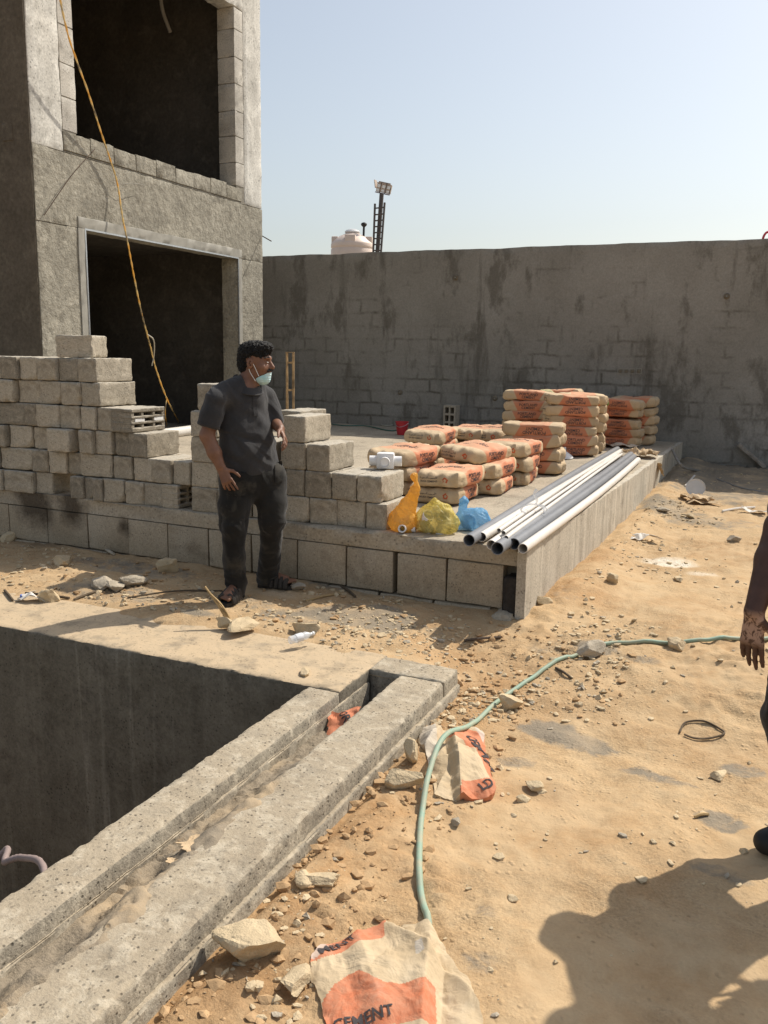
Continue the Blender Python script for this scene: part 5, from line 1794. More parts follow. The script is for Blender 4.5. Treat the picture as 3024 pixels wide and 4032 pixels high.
# fine rubble: one mass of chips and clods
def rubble(name, n, sampler, smin, smax, mat, seed):
    rs = np.random.RandomState(seed)
    base = []
    for k in range(6):
        bm = bmesh.new()
        bmesh.ops.create_icosphere(bm, subdivisions=1, radius=1)
        bv_ = np.array([v.co[:] for v in bm.verts])
        bf = np.array([[v.index for v in f.verts] for f in bm.faces])
        bm.free()
        r2 = np.random.RandomState(seed + k)
        for _ in range(5):
            nn = r2.randn(3)
            nn /= np.linalg.norm(nn)
            tt = bv_ @ nn - (.4 + .3 * r2.rand())
            mm = tt > 0
            bv_[mm] -= nn * tt[mm][:, None]
        base.append((bv_ * (1 + .2 * r2.randn(len(bv_), 1) * .5), bf))
    XY = sampler(rs, n)
    n = len(XY)
    Vs, Fs, o = [], [], 0
    s = smin * (smax / smin) ** (rs.rand(n) ** 2.2)
    zz = ground_h(XY[:, 0], XY[:, 1])
    for i in range(n):
        bv_, bf = base[i % 6]
        a = rs.rand() * 6.28
        sc3 = s[i] * np.array([1, .55 + .45 * rs.rand(), .35 + .4 * rs.rand()])
        q = bv_ * sc3
        ca, sa_ = math.cos(a), math.sin(a)
        q = np.stack([q[:, 0] * ca - q[:, 1] * sa_, q[:, 0] * sa_ + q[:, 1] * ca, q[:, 2]], 1) + np.array([XY[i, 0], XY[i, 1], zz[i] + s[i] * .12])
        Vs.append(q)
        Fs.append(bf + o)
        o += len(q)
    me = mesh(name, np.concatenate(Vs), np.concatenate(Fs), mat)
    return ob(name, me, kind='stuff', label='loose gravel and clods scattered over the ground', category='gravel')


def samp(rs, n):
    out = []
    zones = [(-7.5, -1.5, 4.12, 5.12, .36), (-2.2, -.6, 4.0, 5.1, .16), (-1.34, -1.0, 1.0, 4.1, .14), (-1.2, .9, 1.0, 5.5, .12), (-1.1, -.5, 5.1, 11, .12), (-1.0, 1.5, 5, 12.5, .16)]
    for x0, x1, y0, y1, wt in zones:
        m = int(n * wt)
        XY = np.stack([x0 + (x1 - x0) * rs.rand(m * 3), y0 + (y1 - y0) * rs.rand(m * 3)], 1)
        dens = fbm(p3(XY[:, 0] * 1.6, XY[:, 1] * 1.6), 3, 91)
        XY = XY[dens > -.05 + .25 * rs.randn(len(XY))][:m]
        out.append(XY)
    XY = np.concatenate(out)
    bad = (XY[:, 0] < edge_x(XY[:, 1]) + .01) & (XY[:, 1] > 5.08)
    return XY[~bad]


rubble('gravel', 7000, samp, .0025, .030, M_STONE, 1)
def samp_soil(rs, n):
    out = []
    for x0, x1, y0, y1, m in ((-1.34, -.95, 1.0, 4.3, n // 2), (-1.5, -.5, 4.0, 5.0, n // 4), (-4.5, -1.6, 4.15, 5.05, n // 4)):
        out.append(np.stack([x0 + (x1 - x0) * rs.rand(m) ** 1.3, y0 + (y1 - y0) * rs.rand(m)], 1))
    return np.concatenate(out)


rubble('soil_clods', 2000, samp_soil, .003, .034, plain('brown_clod', (0.43, 0.285, 0.155), 0.95, 0.1, 0.25, 20, 0.5), 3)
rubble('grey_gravel', 700, samp, .004, .03, M_STONED, 2)

# sticks, rod, straps and rubbish
M_WOOD = plain('split_wood', (0.40, 0.28, 0.14), 0.8, 0.2, 0.3, 20, 0.4)
M_TWIG = plain('dark_twig', (0.12, 0.09, 0.06), 0.85, 0.2, 0.3, 30, 0.3)
a, b = gnd(500, 1352), gnd(452, 1330)
b = np.array([a[0] - .17, a[1] - .02, .24])
mk('wooden_stake', join(tubepts(spline([a, (a + b) / 2 + np.array([.01, 0, 0]), b], 6) - a, [.012] * 6 + [.01] * 4 + [.007] * 3, 5), tubepts(spline([a + [.01, .01, 0], (a + b) / 2 + np.array([.025, 0, .01]), b + [.02, 0, -.03]], 6) - a, .006, 5)), M_WOOD, None, a, label='split wooden stake sticking up in front of the feet of the man', category='stake')
rods = [((1003, 1381), (1082, 1375), .008, M_REBAR, 'thin rusty steel rod lying near the platform corner', 'rod'), ((212, 1180), (246, 1200), .012, M_STONED, 'short grey stick in the shade under the platform', 'stick'),
        ((55, 1280), (150, 1295), .009, M_TWIG, 'long dark twig on the rubble at the left', 'stick'), ((10, 1275), (28, 1300), .009, M_TWIG, 'short dark twig at the left edge of the rubble', 'stick'), ((160, 1297), (215, 1278), .008, M_TWIG, 'dark twig slanting over the rubble', 'stick'),
        ((275, 1293), (480, 1278), .006, M_TWIG, 'very thin long twig lying behind the man shadow', 'stick'), ((736, 1268), (768, 1292), .009, M_TWIG, 'brown twig right of the man feet', 'stick'), ((660, 1300), (735, 1285), .008, M_WOOD, 'pale strip of wood between the man and the corner', 'stick'),
        ((1200, 1445), (1235, 1468), .007, M_TWIG, 'twig touching the hose at its bend', 'stick'), ((1500, 1768), (1530, 1762), .006, M_WOOD, 'short pale splinter on the sand', 'stick'), ((1560, 1105), (1630, 1097), .012, M_PWHITE, 'short white conduit offcut in the wall shadow', 'pipe'),
        ((1480, 1052), (1500, 1030), .012, M_PWHITE, 'white pipe offcut near the plastic disc', 'pipe')]
for (a, b, r, m_, lab, cat) in rods:
    a, b = gnd(*a), gnd(*b)
    mid = (a + b) / 2
    mid[2] = max(mid[2], float(ground_h(mid[0], mid[1]))) + .012
    a[2] += r
    b[2] += r
    mk(cat if cat != 'pipe' else 'pipe_offcut', tubepts(spline([a, mid, b], 5) - a, r, 6), m_, None, a, label=lab, category=cat)
# black strap loop on the sand
for lab, cs in (('thin black strap lying in a loop on the sand', [(1468, 1585), (1480, 1570), (1520, 1566), (1558, 1580), (1562, 1590), (1530, 1600), (1500, 1598), (1478, 1590)]),):
    q = np.array([gnd(u, v) + [0, 0, .008] for u, v in cs])
    mk('strap', tubepts(spline(q, 6) - q[0], .005, 5), M_TWIG, None, q[0], label=lab, category='strap')
# plastic bottle by the pit
t = NT('clear_bottle')
t.b.inputs['Base Color'].default_value = (0.86, 0.88, 0.9, 1)
t.b.inputs['Roughness'].default_value = 0.15
t.b.inputs['Alpha'].default_value = 0.5
M_BOT = t.m
p = gz(647, 1392, .02)
bt = thing('plastic_bottle', 'clear crushed plastic bottle lying by the pit edge', 'bottle', p + np.array([0, 0, .04]), (R(85), 0, R(150)))
bt.scale = (.7, .7, .7)
mk('body', lathe([(0, -.09), (.03, -.09), (.033, -.08), (.031, -.03), (.034, 0), (.031, .03), (.033, .06), (.014, .10), (.013, .12), (0, .12)], 18, False), M_BOT, bt, smooth=True)
mk('paper_label', lathe([(.0345, -.035), (.0352, -.03), (.0352, .02), (.0345, .025)], 18, False), plain('bottle_label', (0.7, 0.7, 0.72), 0.5), bt, smooth=True)
mk('cap', lathe([(0, .1205), (.016, .1205), (.016, .135), (0, .135)], 12, False), M_PVC, bt)
# things in the shadow of the wall on the right
p = gnd(1500, 1072)
mk('round_disc', xf(lathe([(0, 0), (.098, 0), (.105, .01), (.108, .02), (.102, .02), (.095, .012), (0, .012)], 30, False), rx=R(62)), plain('dull_white_plastic', (0.60, 0.58, 0.54), 0.5, 0.3, 0.1), None, p + np.array([0, .08, .085]), (0, 0, .1), smooth=True, label='round white plastic disc leaning in the wall shadow', category='disc')
p = gnd(1508, 1085)
mk('paper_scrap', join(sheet((0, 0, .01), .3, .2, amp=.08, seed=41, torn=.35), sheet((.05, -.12, .0), .3, .12, amp=.04, seed=42, torn=.35)), M_PAPER, None, p, (0, 0, .2), label='heap of torn brown paper in front of the white disc', category='paper')
a, b = gy(1592, 962, 12.7), gy(1648, 1008, 12.2)
a[2] += .02
a, b = gy(1592, 962, 13.02), gnd(1650, 1012)
mid = (a + b) / 2
bm_ = rough_box(.20, np.linalg.norm(b - a), .05, n=(4, 20, 2), rnd=.006, amp=.004, fq=20, seed=61)
pk = mk('plank', bm_, plain('cement_stained_plank', (0.30, 0.27, 0.23), 0.9, 0.15, 0.3, 12, 0.5), None, mid, label='cement stained plank leaning on the wall at the right', category='plank')
pk.rotation_euler = Vector(b - a).to_track_quat('Y', 'Z').to_euler()
pts = [gz(1452, 972, PT + .01), gy(1475, 990, 11.2), gnd(1510, 1018), gnd(1560, 1040), gnd(1610, 1056), gnd(1680, 1068)]
pts[1][2] = .30
cb = spline(pts, 8)
mk('cable', tubepts(cb - cb[0], .018, 7), plain('grey_cable', (0.20, 0.19, 0.17), 0.6), None, cb[0], smooth=True, label='grey cable running off the platform into the wall shadow', category='cable')
for i, (u, v, s, lab) in enumerate([(1630, 1110, .2, 'crumpled whitish film near the right person'), (1395, 1168, .22, 'dirty white rag on the sand by the platform wall'), (68, 1300, .16, 'white foam scrap in the rubble at the left')]):
    p = gnd(u, v)
    mk('rubbish_scrap', sheet((0, 0, 0), s, s * .5, amp=.05, seed=50 + i, torn=.4), plain('dirty_white_film%d' % i, (0.62, 0.58, 0.52), 0.7, 0.3, 0.15), None, p, (0, 0, .3 * i), label=lab, category='scrap')
p = gnd(50, 1290)
mk('bottle_cap', lathe([(0, 0), (.02, 0), (.02, .016), (.017, .018), (0, .018)], 12, False), plain('blue_plastic', (0.12, 0.22, 0.6), 0.4), None, p, label='small blue bottle cap in the rubble at the left', category='bottle cap')
# ribbed hose climbing out of the pit
q = [np.array([-2.9, 1.3, -1.2]), gz(-30, 1885, -.45), gz(12, 1862, -.35), gz(50, 1853, -.3), gz(95, 1880, -.22), np.array([-1.99, 1.80, -.30]), np.array([-2.05, 1.95, -.9]), np.array([-2.3, 2.1, -2.2])]
hs = spline(q, 14)
mk('suction_hose', tubepts(hs - hs[0], .013 + .001 * np.sin(np.arange(len(hs)) * 2.1), 10), plain('dusty_pink_hose', (0.30, 0.23, 0.21), 0.7), None, hs[0], smooth=True, label='brownish ribbed hose arching inside the pit at the left', category='hose')

# ------------------------------------------------------------------ people
def skin_mat(name, a, b, dusty=0.0):
    t = NT(name)
    c = t.mix(t.ramp(t.noise(14, 5, 0.6), (0.35, 0.0), (0.7, 1.0)), a, b)
    if dusty:
        at = t.attr('dust')[2]
        c = t.mix(t.math('MULTIPLY', at, t.ramp(t.noise(34, 5, 0.65, None, .8), (0.44, 0.0), (0.52, 1.0)), clamp=True), c, (0.37, 0.24, 0.18))
    return t.done(c, 0.52, t.bump(t.noise(120, 3, 0.6), 0.15, 0.003), 0.4)


def cloth_mat(name, a, b, worn=None, sc=8):
    t = NT(name)
    c = t.mix(t.ramp(t.noise(sc, 5, 0.62), (0.33, 0.0), (0.7, 1.0)), a, b)
    if worn:
        c = t.mix(t.math('MULTIPLY', t.ramp(t.noise(5.5, 6, 0.66, None, .4), (0.54, 0.0), (0.72, 1.0)), 0.6), c, worn)
    wv = t.noise(420, 2, 0.5)
    return t.done(c, 0.9, t.bump(t.math('ADD', t.math('MULTIPLY', t.noise(26, 4, 0.6, None, .8), 1.0), t.math('MULTIPLY', wv, .15)), 0.35, 0.006), 0.15, Sheen_Weight=0.15)


def nrm(v):
    v = np.asarray(v, float)
    return v / np.linalg.norm(v)


def add_hand(S, wrist, d, palm_n, thumb_side, curl, scale=1.0, spread=0.1, thumb=0.6):
    """palm, four unequal bent fingers and a thumb from the side of the palm.
    d: along the hand, palm_n: out of the palm, thumb_side: towards the thumb"""
    d, palm_n = nrm(d), nrm(palm_n)
    s = nrm(np.asarray(thumb_side) - d * (np.asarray(thumb_side) @ d))
    palm_n = nrm(np.cross(d, s)) * np.sign(np.cross(d, s) @ palm_n)
    L = 0.095 * scale
    for o in (-.026, -.009, .009, .026):
        S.limb(wrist + s * o * .55 * scale, wrist + d * L + s * o * scale, .014 * scale, .0115 * scale, .012)
    lens = [.072, .080, .074, .058]
    offs = [.030, .010, -.010, -.029]
    for f in range(4):
        base = wrist + d * (L * (0.98 if f in (0, 3) else 1.03)) + s * offs[f] * scale
        dirn = nrm(d + s * (1.5 - f) * spread)
        a = curl[f] if hasattr(curl, '__len__') else curl
        p, r = base, .0088 * scale
        seg = [lens[f] * .45 * scale, lens[f] * .32 * scale, lens[f] * .26 * scale]
        cur = 0.0
        for i in range(3):
            cur += a * (0.8 if i == 0 else 1.0)
            v = nrm(dirn * math.cos(cur) + palm_n * math.sin(cur))
            q = p + v * seg[i]
            S.limb(p, q, r, r * .9, .005)
            p, r = q, r * .9
    tb = wrist + d * .025 * scale + s * .022 * scale
    t1 = tb + nrm(d * .75 + s * thumb + palm_n * .35) * .042 * scale
    t2 = t1 + nrm(d * .95 + s * thumb * .55 + palm_n * .25) * .032 * scale
    t3 = t2 + nrm(d + s * thumb * .3 + palm_n * .3) * .024 * scale
    S.limb(tb, t1, .014 * scale, .0115 * scale, .010)
    S.limb(t1, t2, .0115 * scale, .0095 * scale, .004)
    S.limb(t2, t3, .0095 * scale, .008 * scale, .004)


def finish(name, S, mat, parent, wr=None, it=1, dust=None):
    V, F = S.mesh()
    V = smoothen(V, F, it, .5)
    if wr is not None:
        V = V + normals(V, F) * wr(V)[:, None]
    o = mk(name, (V, F), mat, parent, smooth=True)
    if dust is not None:
        at = o.data.attributes.new('dust', 'FLOAT', 'POINT')
        at.data.foreach_set('value', dust(V).astype(np.float32))
    return o


# ---- the man in the grey polo shirt; local axes: x to the right of the picture, y away from the camera
MP = np.array([-3.05, 4.72, 0.0])
vd = nrm(np.array([MP[0], MP[1], 0]))
rt = np.array([vd[1], -vd[0], 0])
MROT = math.atan2(rt[1], rt[0])
man = thing('person', 'man in dark grey polo shirt and black trousers, face mask under his chin', 'person', MP, (0, 0, MROT))


def mc(x, y, b=0.0):
    """joint from a spot of the photograph (enlarged crop), b metres towards the camera"""
    u, v = (700 + x * 0.52006) / DS, (1300 + y * 0.52006) / DS
    d = ray(u, v)
    k = ((MP - CAM) @ vd - b) / (d @ vd)
    w = CAM + d * k - MP
    return np.array([w @ rt, w @ vd, w[2]])


FN = nrm([0.57, -0.81, 0])            # way the chest faces
H5 = 0.0055
lo, hi = (-.62, -.55, -.06), (.55, .5, 1.80)
# skin
S = SDF(lo, hi, H5)
shR, elR, wrR = mc(290, 525, .14), mc(222, 800, .15), mc(322, 1030, .19)
shL, elL, wrL = mc(668, 505, -.12), mc(735, 700, -.10), mc(775, 745, .08)
S.chain([mc(505, 560), mc(530, 980)], [.15, .15], .03, (FN, 1.5))
S.chain([shR, elR], [.052, .044], .03)
S.chain([elR, elR * .45 + wrR * .55, wrR], [.045, .043, .030], .02)
S.chain([shL, elL], [.05, .042], .03)
S.chain([elL, wrL], [.042, .029], .02)
S.chain([shR, mc(520, 440), shL], [.05, .06, .05], .03)
# neck and head
FH = nrm([0.93, -0.34, -0.06])        # way the face looks
SH = nrm(np.cross([0, 0, 1], FH))
UP = np.cross(FH, SH)
ax = np.array([FH, SH, UP])
hc = mc(588, 225, 0.0)
S.limb(mc(508, 430), mc(560, 320), .064, .058, .03)
S.ell(hc + UP * .012 - FH * .01, (.098, .076, .098), ax, .02)
S.ell(hc + FH * .035 - UP * .055, (.068, .062, .085), ax, .03)
S.ell(hc + FH * .060 - UP * .118, (.036, .040, .030), ax, .025)     # chin
S.ell(hc + FH * .086 + UP * .018, (.018, .052, .014), ax, .014)      # brow
for s in (-1, 1):
    S.ell(hc + FH * .090 + SH * .032 * s - UP * .008, (.013, .017, .012), ax, .010, True)   # eye sockets
    S.ell(hc + FH * .080 + SH * .032 * s - UP * .008, (.013, .013, .010), ax, .004)
    S.ell(hc + FH * .064 + SH * .050 * s - UP * .042, (.022, .018, .020), ax, .02)          # cheekbones
    e = hc - FH * .006 + SH * .076 * s - UP * .022
    S.ell(e + SH * .006 * s, (.022, .013, .036), ax, .005)
    S.ell(e + SH * .010 * s + FH * .003, (.010, .006, .018), ax, .004, True)
S.limb(hc + FH * .093 + UP * .002, hc + FH * .118 - UP * .038, .009, .014, .010)           # nose
for s in (-1, 1):
    S.ell(hc + FH * .104 + SH * .012 * s - UP * .042, (.011, .009, .008), ax, .006)
S.ell(hc + FH * .100 - UP * .066, (.010, .024, .007), ax, .007)      # lips
S.ell(hc + FH * .097 - UP * .080, (.010, .022, .008), ax, .007)
# hands
add_hand(S, wrR + nrm(wrR - elR) * .01, mc(385, 1170, .22) - wrR, nrm([.35, .9, 0]), nrm([.95, -.1, .25]), [.05, .42, .5, .55], 1.0, .10, 1.15)
add_hand(S, wrL, mc(808, 822, .14) - wrL, nrm([-.85, .1, -.3]), nrm([-.2, -.9, .35]), [.30, .36, .42, .46], 1.0, .05, .7)
# legs under the trousers and bare feet
hipR, knR, anR = mc(455, 1190, .05), mc(422, 1490, .11), mc(448, 1965, .08)
hipL, knL, anL = mc(690, 1160, -.05), mc(716, 1450, .03), mc(672, 1880, -.17)
S.chain([hipR, knR, anR], [.075, .05, .036], .03)
S.chain([hipL, knL, anL], [.075, .05, .036], .03)
S.limb(hipR, hipL, .07, .07, .03)
S.limb(mc(530, 980), (hipR + hipL) / 2, .11, .09, .03, (FN, 1.3))


def foot(S, an, toe_dir, zg):
    f = nrm([toe_dir[0], toe_dir[1], 0])
    sd = np.array([-f[1], f[0], 0])
    heel = np.array([an[0], an[1], zg + .055]) - f * .035
    ball = np.array([an[0], an[1], zg + .042]) + f * .135
    S.limb(an, heel + f * .03 + np.array([0, 0, .02]), .034, .036, .02)
    S.limb(heel, ball, .034, .03, .02, ((0, 0, 1), 1.15))
    S.limb(an + f * .02, ball, .03, .026, .02)
    for i, o in enumerate((.034, .017, .001, -.014, -.028)):
        S.limb(ball + sd * o * .8 - f * .01, ball + sd * o + f * (.058 - .008 * i) - np.array([0, 0, .012]), .013, .0105 if i else .013, .004)
    return f, sd, heel, ball


zR, zL = float(ground_h(*(MP + rt * anR[0] + vd * anR[1])[:2])) + .012, float(ground_h(*(MP + rt * anL[0] + vd * anL[1])[:2])) + .012
fR = foot(S, np.array([anR[0], anR[1], zR + .09]), (-.42, -.9), zR + .008)
fL = foot(S, np.array([anL[0], anL[1], zL + .09]), (.93, -.36), zL + .008)
M_SKIN = skin_mat('tanned_skin', (0.155, 0.072, 0.042), (0.225, 0.112, 0.068))
body = finish('body', S, M_SKIN, man, None, 1)

# shirt
S = SDF((-.5, -.5, .80), (.5, .5, 1.62), .006)
S.chain([mc(498, 545), mc(512, 760), mc(535, 920), mc(552, 1035)], [.160, .177, .190, .188], .03, (FN, 1.42))
S.limb(mc(315, 512, .13), mc(650, 490, -.12), .062, .058, .04)
S.limb(mc(330, 470, .10), mc(505, 395, .02), .055, .05, .04)
S.limb(mc(620, 450, -.10), mc(545, 400, -.02), .05, .045, .04)
S.chain([mc(288, 530, .14), mc(252, 640, .145), mc(228, 745, .15)], [.065, .065, .069], .03)
S.chain([mc(672, 515, -.12), mc(705, 600, -.11), mc(728, 670, -.10)], [.066, .060, .060], .03)
S.cut(mc(228, 728, .15), nrm(elR - shR))
S.cut(mc(540, 1075), nrm([.06, 0, -1]))
# the cut of the right sleeve must not touch the rest: rebuild the torso after it
S.chain([mc(512, 760), mc(535, 920), mc(552, 1035)], [.177, .190, .188], .02, (FN, 1.42))
S.cut(mc(552, 1085), nrm([.12, 0.0, -1]))
S.limb(mc(520, 455, .02), mc(566, 315, .02), .066, .062, .006, None, True)


def shirt_folds(V):
    n = fbm(V * np.array([7, 7, 4]), 3, 301)
    d = V @ nrm([.6, -.3, .75])
    f = np.sin(d * 62 + 3.5 * fbm(V * 5, 2, 302)) * np.exp(-((V[:, 2] - 1.03) / .16) ** 2)
    g = np.sin((V[:, 2] + V[:, 0] * .8) * 55 + 4 * fbm(V * 4, 2, 303)) * np.exp(-((V[:, 2] - 1.22) / .12) ** 2) * np.exp(-((V[:, 0] - .02) / .14) ** 2)
    r1 = (.5 - np.abs(vnoise(V * np.array([9, 9, 14]) + 4, 331))) * np.exp(-((V[:, 2] - 1.0) / .14) ** 2)
    r2 = (.5 - np.abs(vnoise((V @ np.array([[.8, 0, .6], [0, 1, 0], [-.6, 0, .8]])) * np.array([16, 10, 6]) + 9, 332)))
    r3 = .3 - np.abs(vnoise((V @ np.array([[.7, 0, -.7], [0, 1, 0], [.7, 0, .7]])) * np.array([18, 12, 5]) + 3, 341, True))
    r4 = .3 - np.abs(vnoise((V @ np.array([[.9, 0, .4], [0, 1, 0], [-.4, 0, .9]])) * np.array([6, 8, 20]) + 3, 342, True))
    return .006 * n + .003 * f + .002 * g + .012 * r1 + .006 * r2 + .013 * r3 + .010 * r4 * np.exp(-((V[:, 2] - .98) / .14) ** 2)


M_SHIRT = cloth_mat('charcoal_jersey', (0.030, 0.030, 0.032), (0.047, 0.046, 0.048), (0.068, 0.066, 0.063))
sh = finish('polo_shirt', S, M_SHIRT, man, shirt_folds, 2)
# collar and placket
cn = mc(508, 408, .005)
ring = []
for a in np.linspace(-3.0, 3.0, 40):
    v = FN * math.cos(a) + np.cross([0, 0, 1], FN) * math.sin(a)
    front = (math.cos(a) + 1) / 2
    ring.append((cn + v * (.072 + .022 * front) + np.array([0, 0, .040 - .085 * front]), v))
V, F = [], []
for q, v in ring:
    V += [q + np.array([0, 0, .022]) - v * .002, q + v * .024 - np.array([0, 0, .020]), q + v * .018 - np.array([0, 0, .024]), q - v * .010 + np.array([0, 0, .018])]
for i in range(len(ring) - 1):
    for k in range(4):
        F.append((4 * i + k, 4 * i + (k + 1) % 4, 4 * i + 4 + (k + 1) % 4, 4 * i + 4 + k))
mk('collar', (np.array(V), F), M_SHIRT, sh, smooth=True)
bv = BVHTree.FromObject(sh, bpy.context.evaluated_depsgraph_get())
pl_ = []
for s in np.linspace(0, 1, 9):
    o_ = cn + np.array([0, 0, -.045 - .15 * s]) + FN * .4
    hit = bv.ray_cast(Vector(o_), Vector(-FN))
    if hit[0] is not None:
        pl_.append(np.array(hit[0]) + FN * .002)
sd = np.cross([0, 0, 1], FN)
V = [q + sd * o + FN * dz for q in pl_ for o, dz in ((-.014, .001), (.014, .005), (.0155, .0))]
F = [(3 * i + k, 3 * i + k + 1, 3 * i + 4 + k, 3 * i + 3 + k) for i in range(len(pl_) - 1) for k in range(2)]
mk('placket', (np.array(V), F), M_SHIRT, sh)

# trousers
S = SDF((-.42, -.48, .02), (.42, .42, 1.02), .006)
S.chain([hipR + [0, 0, .03], mc(425, 1330, .08), knR, mc(428, 1720, .10), mc(448, 1950, .08)], [.112, .098, .078, .068, .062], .03)
S.chain([hipL + [0, 0, .03], mc(712, 1320, .0), knL, mc(700, 1700, -.08), mc(675, 1880, -.16)], [.112, .098, .080, .068, .070], .03)
S.limb(mc(460, 1110, .04), mc(665, 1085, -.05), .118, .112, .05)
S.limb(mc(545, 1030), mc(565, 1120), .16, .165, .05, (FN, 1.4))
S.cut(mc(560, 1010), (0, 0, 1))
# bulging cargo pocket on the left thigh, back of the right hip pocket
S.limb(mc(785, 1120, -.02), mc(790, 1190, -.02), .028, .030, .015)
S.cut((0, 0, .045), (0, 0, -1))


def trouser_folds(V):
    n = fbm(V * np.array([9, 9, 5]), 3, 311)
    lowz = np.exp(-((V[:, 2] - .14) / .10) ** 2)
    kn = np.exp(-((V[:, 2] - .52) / .10) ** 2)
    f = np.sin(V[:, 2] * 80 + V[:, 0] * 35 + 7 * fbm(V * 6, 2, 312))
    r1 = .5 - np.abs(vnoise(V * np.array([14, 14, 22]) + 4, 333))
    r3 = .3 - np.abs(vnoise((V @ np.array([[.8, 0, -.6], [0, 1, 0], [.6, 0, .8]])) * np.array([16, 14, 9]) + 3, 343, True))
    return .005 * n + .002 * f * lowz + .010 * r1 * (lowz + .6 * kn + .2) + .011 * r3 * (.5 + lowz + kn)


M_TROU = cloth_mat('black_denim', (0.011, 0.0105, 0.010), (0.024, 0.0225, 0.020), (0.085, 0.077, 0.062), 6)
tro = finish('trousers', S, M_TROU, man, trouser_folds, 2)

# pockets laid on the trousers
bvt = BVHTree.FromObject(tro, bpy.context.evaluated_depsgraph_get())


def pocket(name, quad, lift, n=10):
    pts = [mc(x, y, 0.4) for x, y in quad]
    V, ok = [], True
    for k in (lift, lift - .006):
        for i in range(n + 1):
            for j in range(n + 1):
                s_, t_ = i / n, j / n
                q = (pts[0] * (1 - s_) + pts[1] * s_) * (1 - t_) + (pts[3] * (1 - s_) + pts[2] * s_) * t_
                hit = bvt.ray_cast(Vector(q), Vector((0, 1, 0)))
                V.append(np.array(hit[0]) + np.array(hit[1]) * k if hit[0] is not None else np.array([q[0], 0.0, q[2]]))
    m = (n + 1) ** 2
    F = []
    for i in range(n):
        for j in range(n):
            a = i * (n + 1) + j
            F.append((a, a + n + 1, a + n + 2, a + 1))
    rim = [i * (n + 1) for i in range(n + 1)] + [n * (n + 1) + j for j in range(1, n + 1)] + [i * (n + 1) + n for i in range(n - 1, -1, -1)] + [j for j in range(n - 1, 0, -1)]
    F += [(rim[i], rim[(i + 1) % len(rim)], rim[(i + 1) % len(rim)] + m, rim[i] + m) for i in range(len(rim))]
    mk(name, (np.array(V), F), M_TROU, tro, smooth=False)


pocket('thigh_pocket', [(345, 1140), (515, 1120), (520, 1305), (350, 1295)], .006)
pocket('pocket_flap', [(742, 1070), (806, 1050), (812, 1205), (746, 1225)], .007)
pocket('fly_seam', [(632, 1090), (668, 1085), (672, 1195), (650, 1200)], .005)

# hair, moustache, stubble, mask, eyes
S = SDF(hc - .2, hc + .22, .0045)
S.ell(hc + UP * .034 - FH * .012, (.106, .083, .086), ax, .02)
S.ell(hc + UP * .080 + FH * .045, (.066, .062, .036), ax, .02)
S.ell(hc - UP * .02 - FH * .055, (.060, .074, .085), ax, .02)
S.cut(hc + FH * .060 + UP * .015, nrm(FH * .75 - UP * .85))
S.limb(hc + FH * .02 - UP * .02 + SH * .10, hc + FH * .02 - UP * .02 - SH * .10, .045, .045, .01, None, True)


def curls(V):
    return .005 * np.abs(vnoise(V * 75, 5)) + .006 * fbm(V * 150, 2, 9) + .004 * fbm(V * 30, 2, 4)


M_HAIR = plain('black_hair', (0.008, 0.007, 0.006), 0.55, 0.35, 0.4, 80, 0.9, 0.006)
finish('hair', S, M_HAIR, man, curls, 0)
S = SDF(hc - .2, hc + .22, .004)
S.limb(hc + FH * .106 - UP * .056 + SH * .020, hc + FH * .106 - UP * .056 - SH * .020, .0085, .0085, .006)
S.limb(hc + FH * .098 - UP * .062 + SH * .032, hc + FH * .106 - UP * .056 + SH * .018, .006, .0085, .006)
S.limb(hc + FH * .098 - UP * .062 - SH * .032, hc + FH * .106 - UP * .056 - SH * .018, .006, .0085, .006)
finish('moustache', S, M_HAIR, man, lambda V: .003 * fbm(V * 140, 2, 3), 0)
for s in (-1, 1):
    mk('eyebrow', tubepts(spline([hc + FH * .098 + SH * .014 * s + UP * .018, hc + FH * .097 + SH * .032 * s + UP * .025, hc + FH * .078 + SH * .052 * s + UP * .018], 4), .005, 6), M_HAIR, man)
    mk('eye', xf(lathe([(0, -.006), (.006, -.004), (.0085, 0), (.006, .004), (0, .006)], 10, False), hc + FH * .0915 + SH * .032 * s - UP * .009), plain('eye_white_%d' % (s + 1), (0.35, 0.3, 0.27), 0.2), man, smooth=True)
# face mask pulled under the chin
S = SDF(hc - .2, hc + .2, .0045)
S.ell(hc + FH * .036 - UP * .062, (.074, .068, .086), ax, .02)
S.ell(hc + FH * .058 - UP * .116, (.044, .048, .040), ax, .02)
S.cut(hc + FH * .05 - UP * .100, nrm(UP * .86 - FH * .5))
S.cut(hc + FH * .012 - UP * .1, nrm(-FH * .95 - UP * .15))
S.cut(hc - UP * .158, -UP)
t = NT('mask_fabric')
c = t.mix(t.ramp(t.noise(9, 2, 0.5), (0.35, 0.0), (0.6, 1.0)), (0.36, 0.62, 0.66), (0.60, 0.76, 0.78))
M_MASK = t.done(c, 0.8, t.bump(t.math('SINE', t.math('MULTIPLY', t.sep(t.co('Object'))[2], 420)), 0.3, 0.003), 0.2)
msk = finish('face_mask', S, M_MASK, man, lambda V: .003 * fbm(V * 25, 2, 8), 1)
for s in (-1, 1):
    e = hc - FH * .012 + SH * .080 * s - UP * .0
    mk('ear_loop', tubepts(spline([e + UP * .015, hc + FH * .020 + SH * .075 * s - UP * .035, hc + FH * .050 + SH * .062 * s - UP * .098], 5), .0022, 5), M_FOAM, msk)
    mk('ear_loop', tubepts(spline([e - UP * .045, hc - FH * .006 + SH * .074 * s - UP * .075, hc + FH * .030 + SH * .064 * s - UP * .130], 5), .0022, 5), M_FOAM, msk)
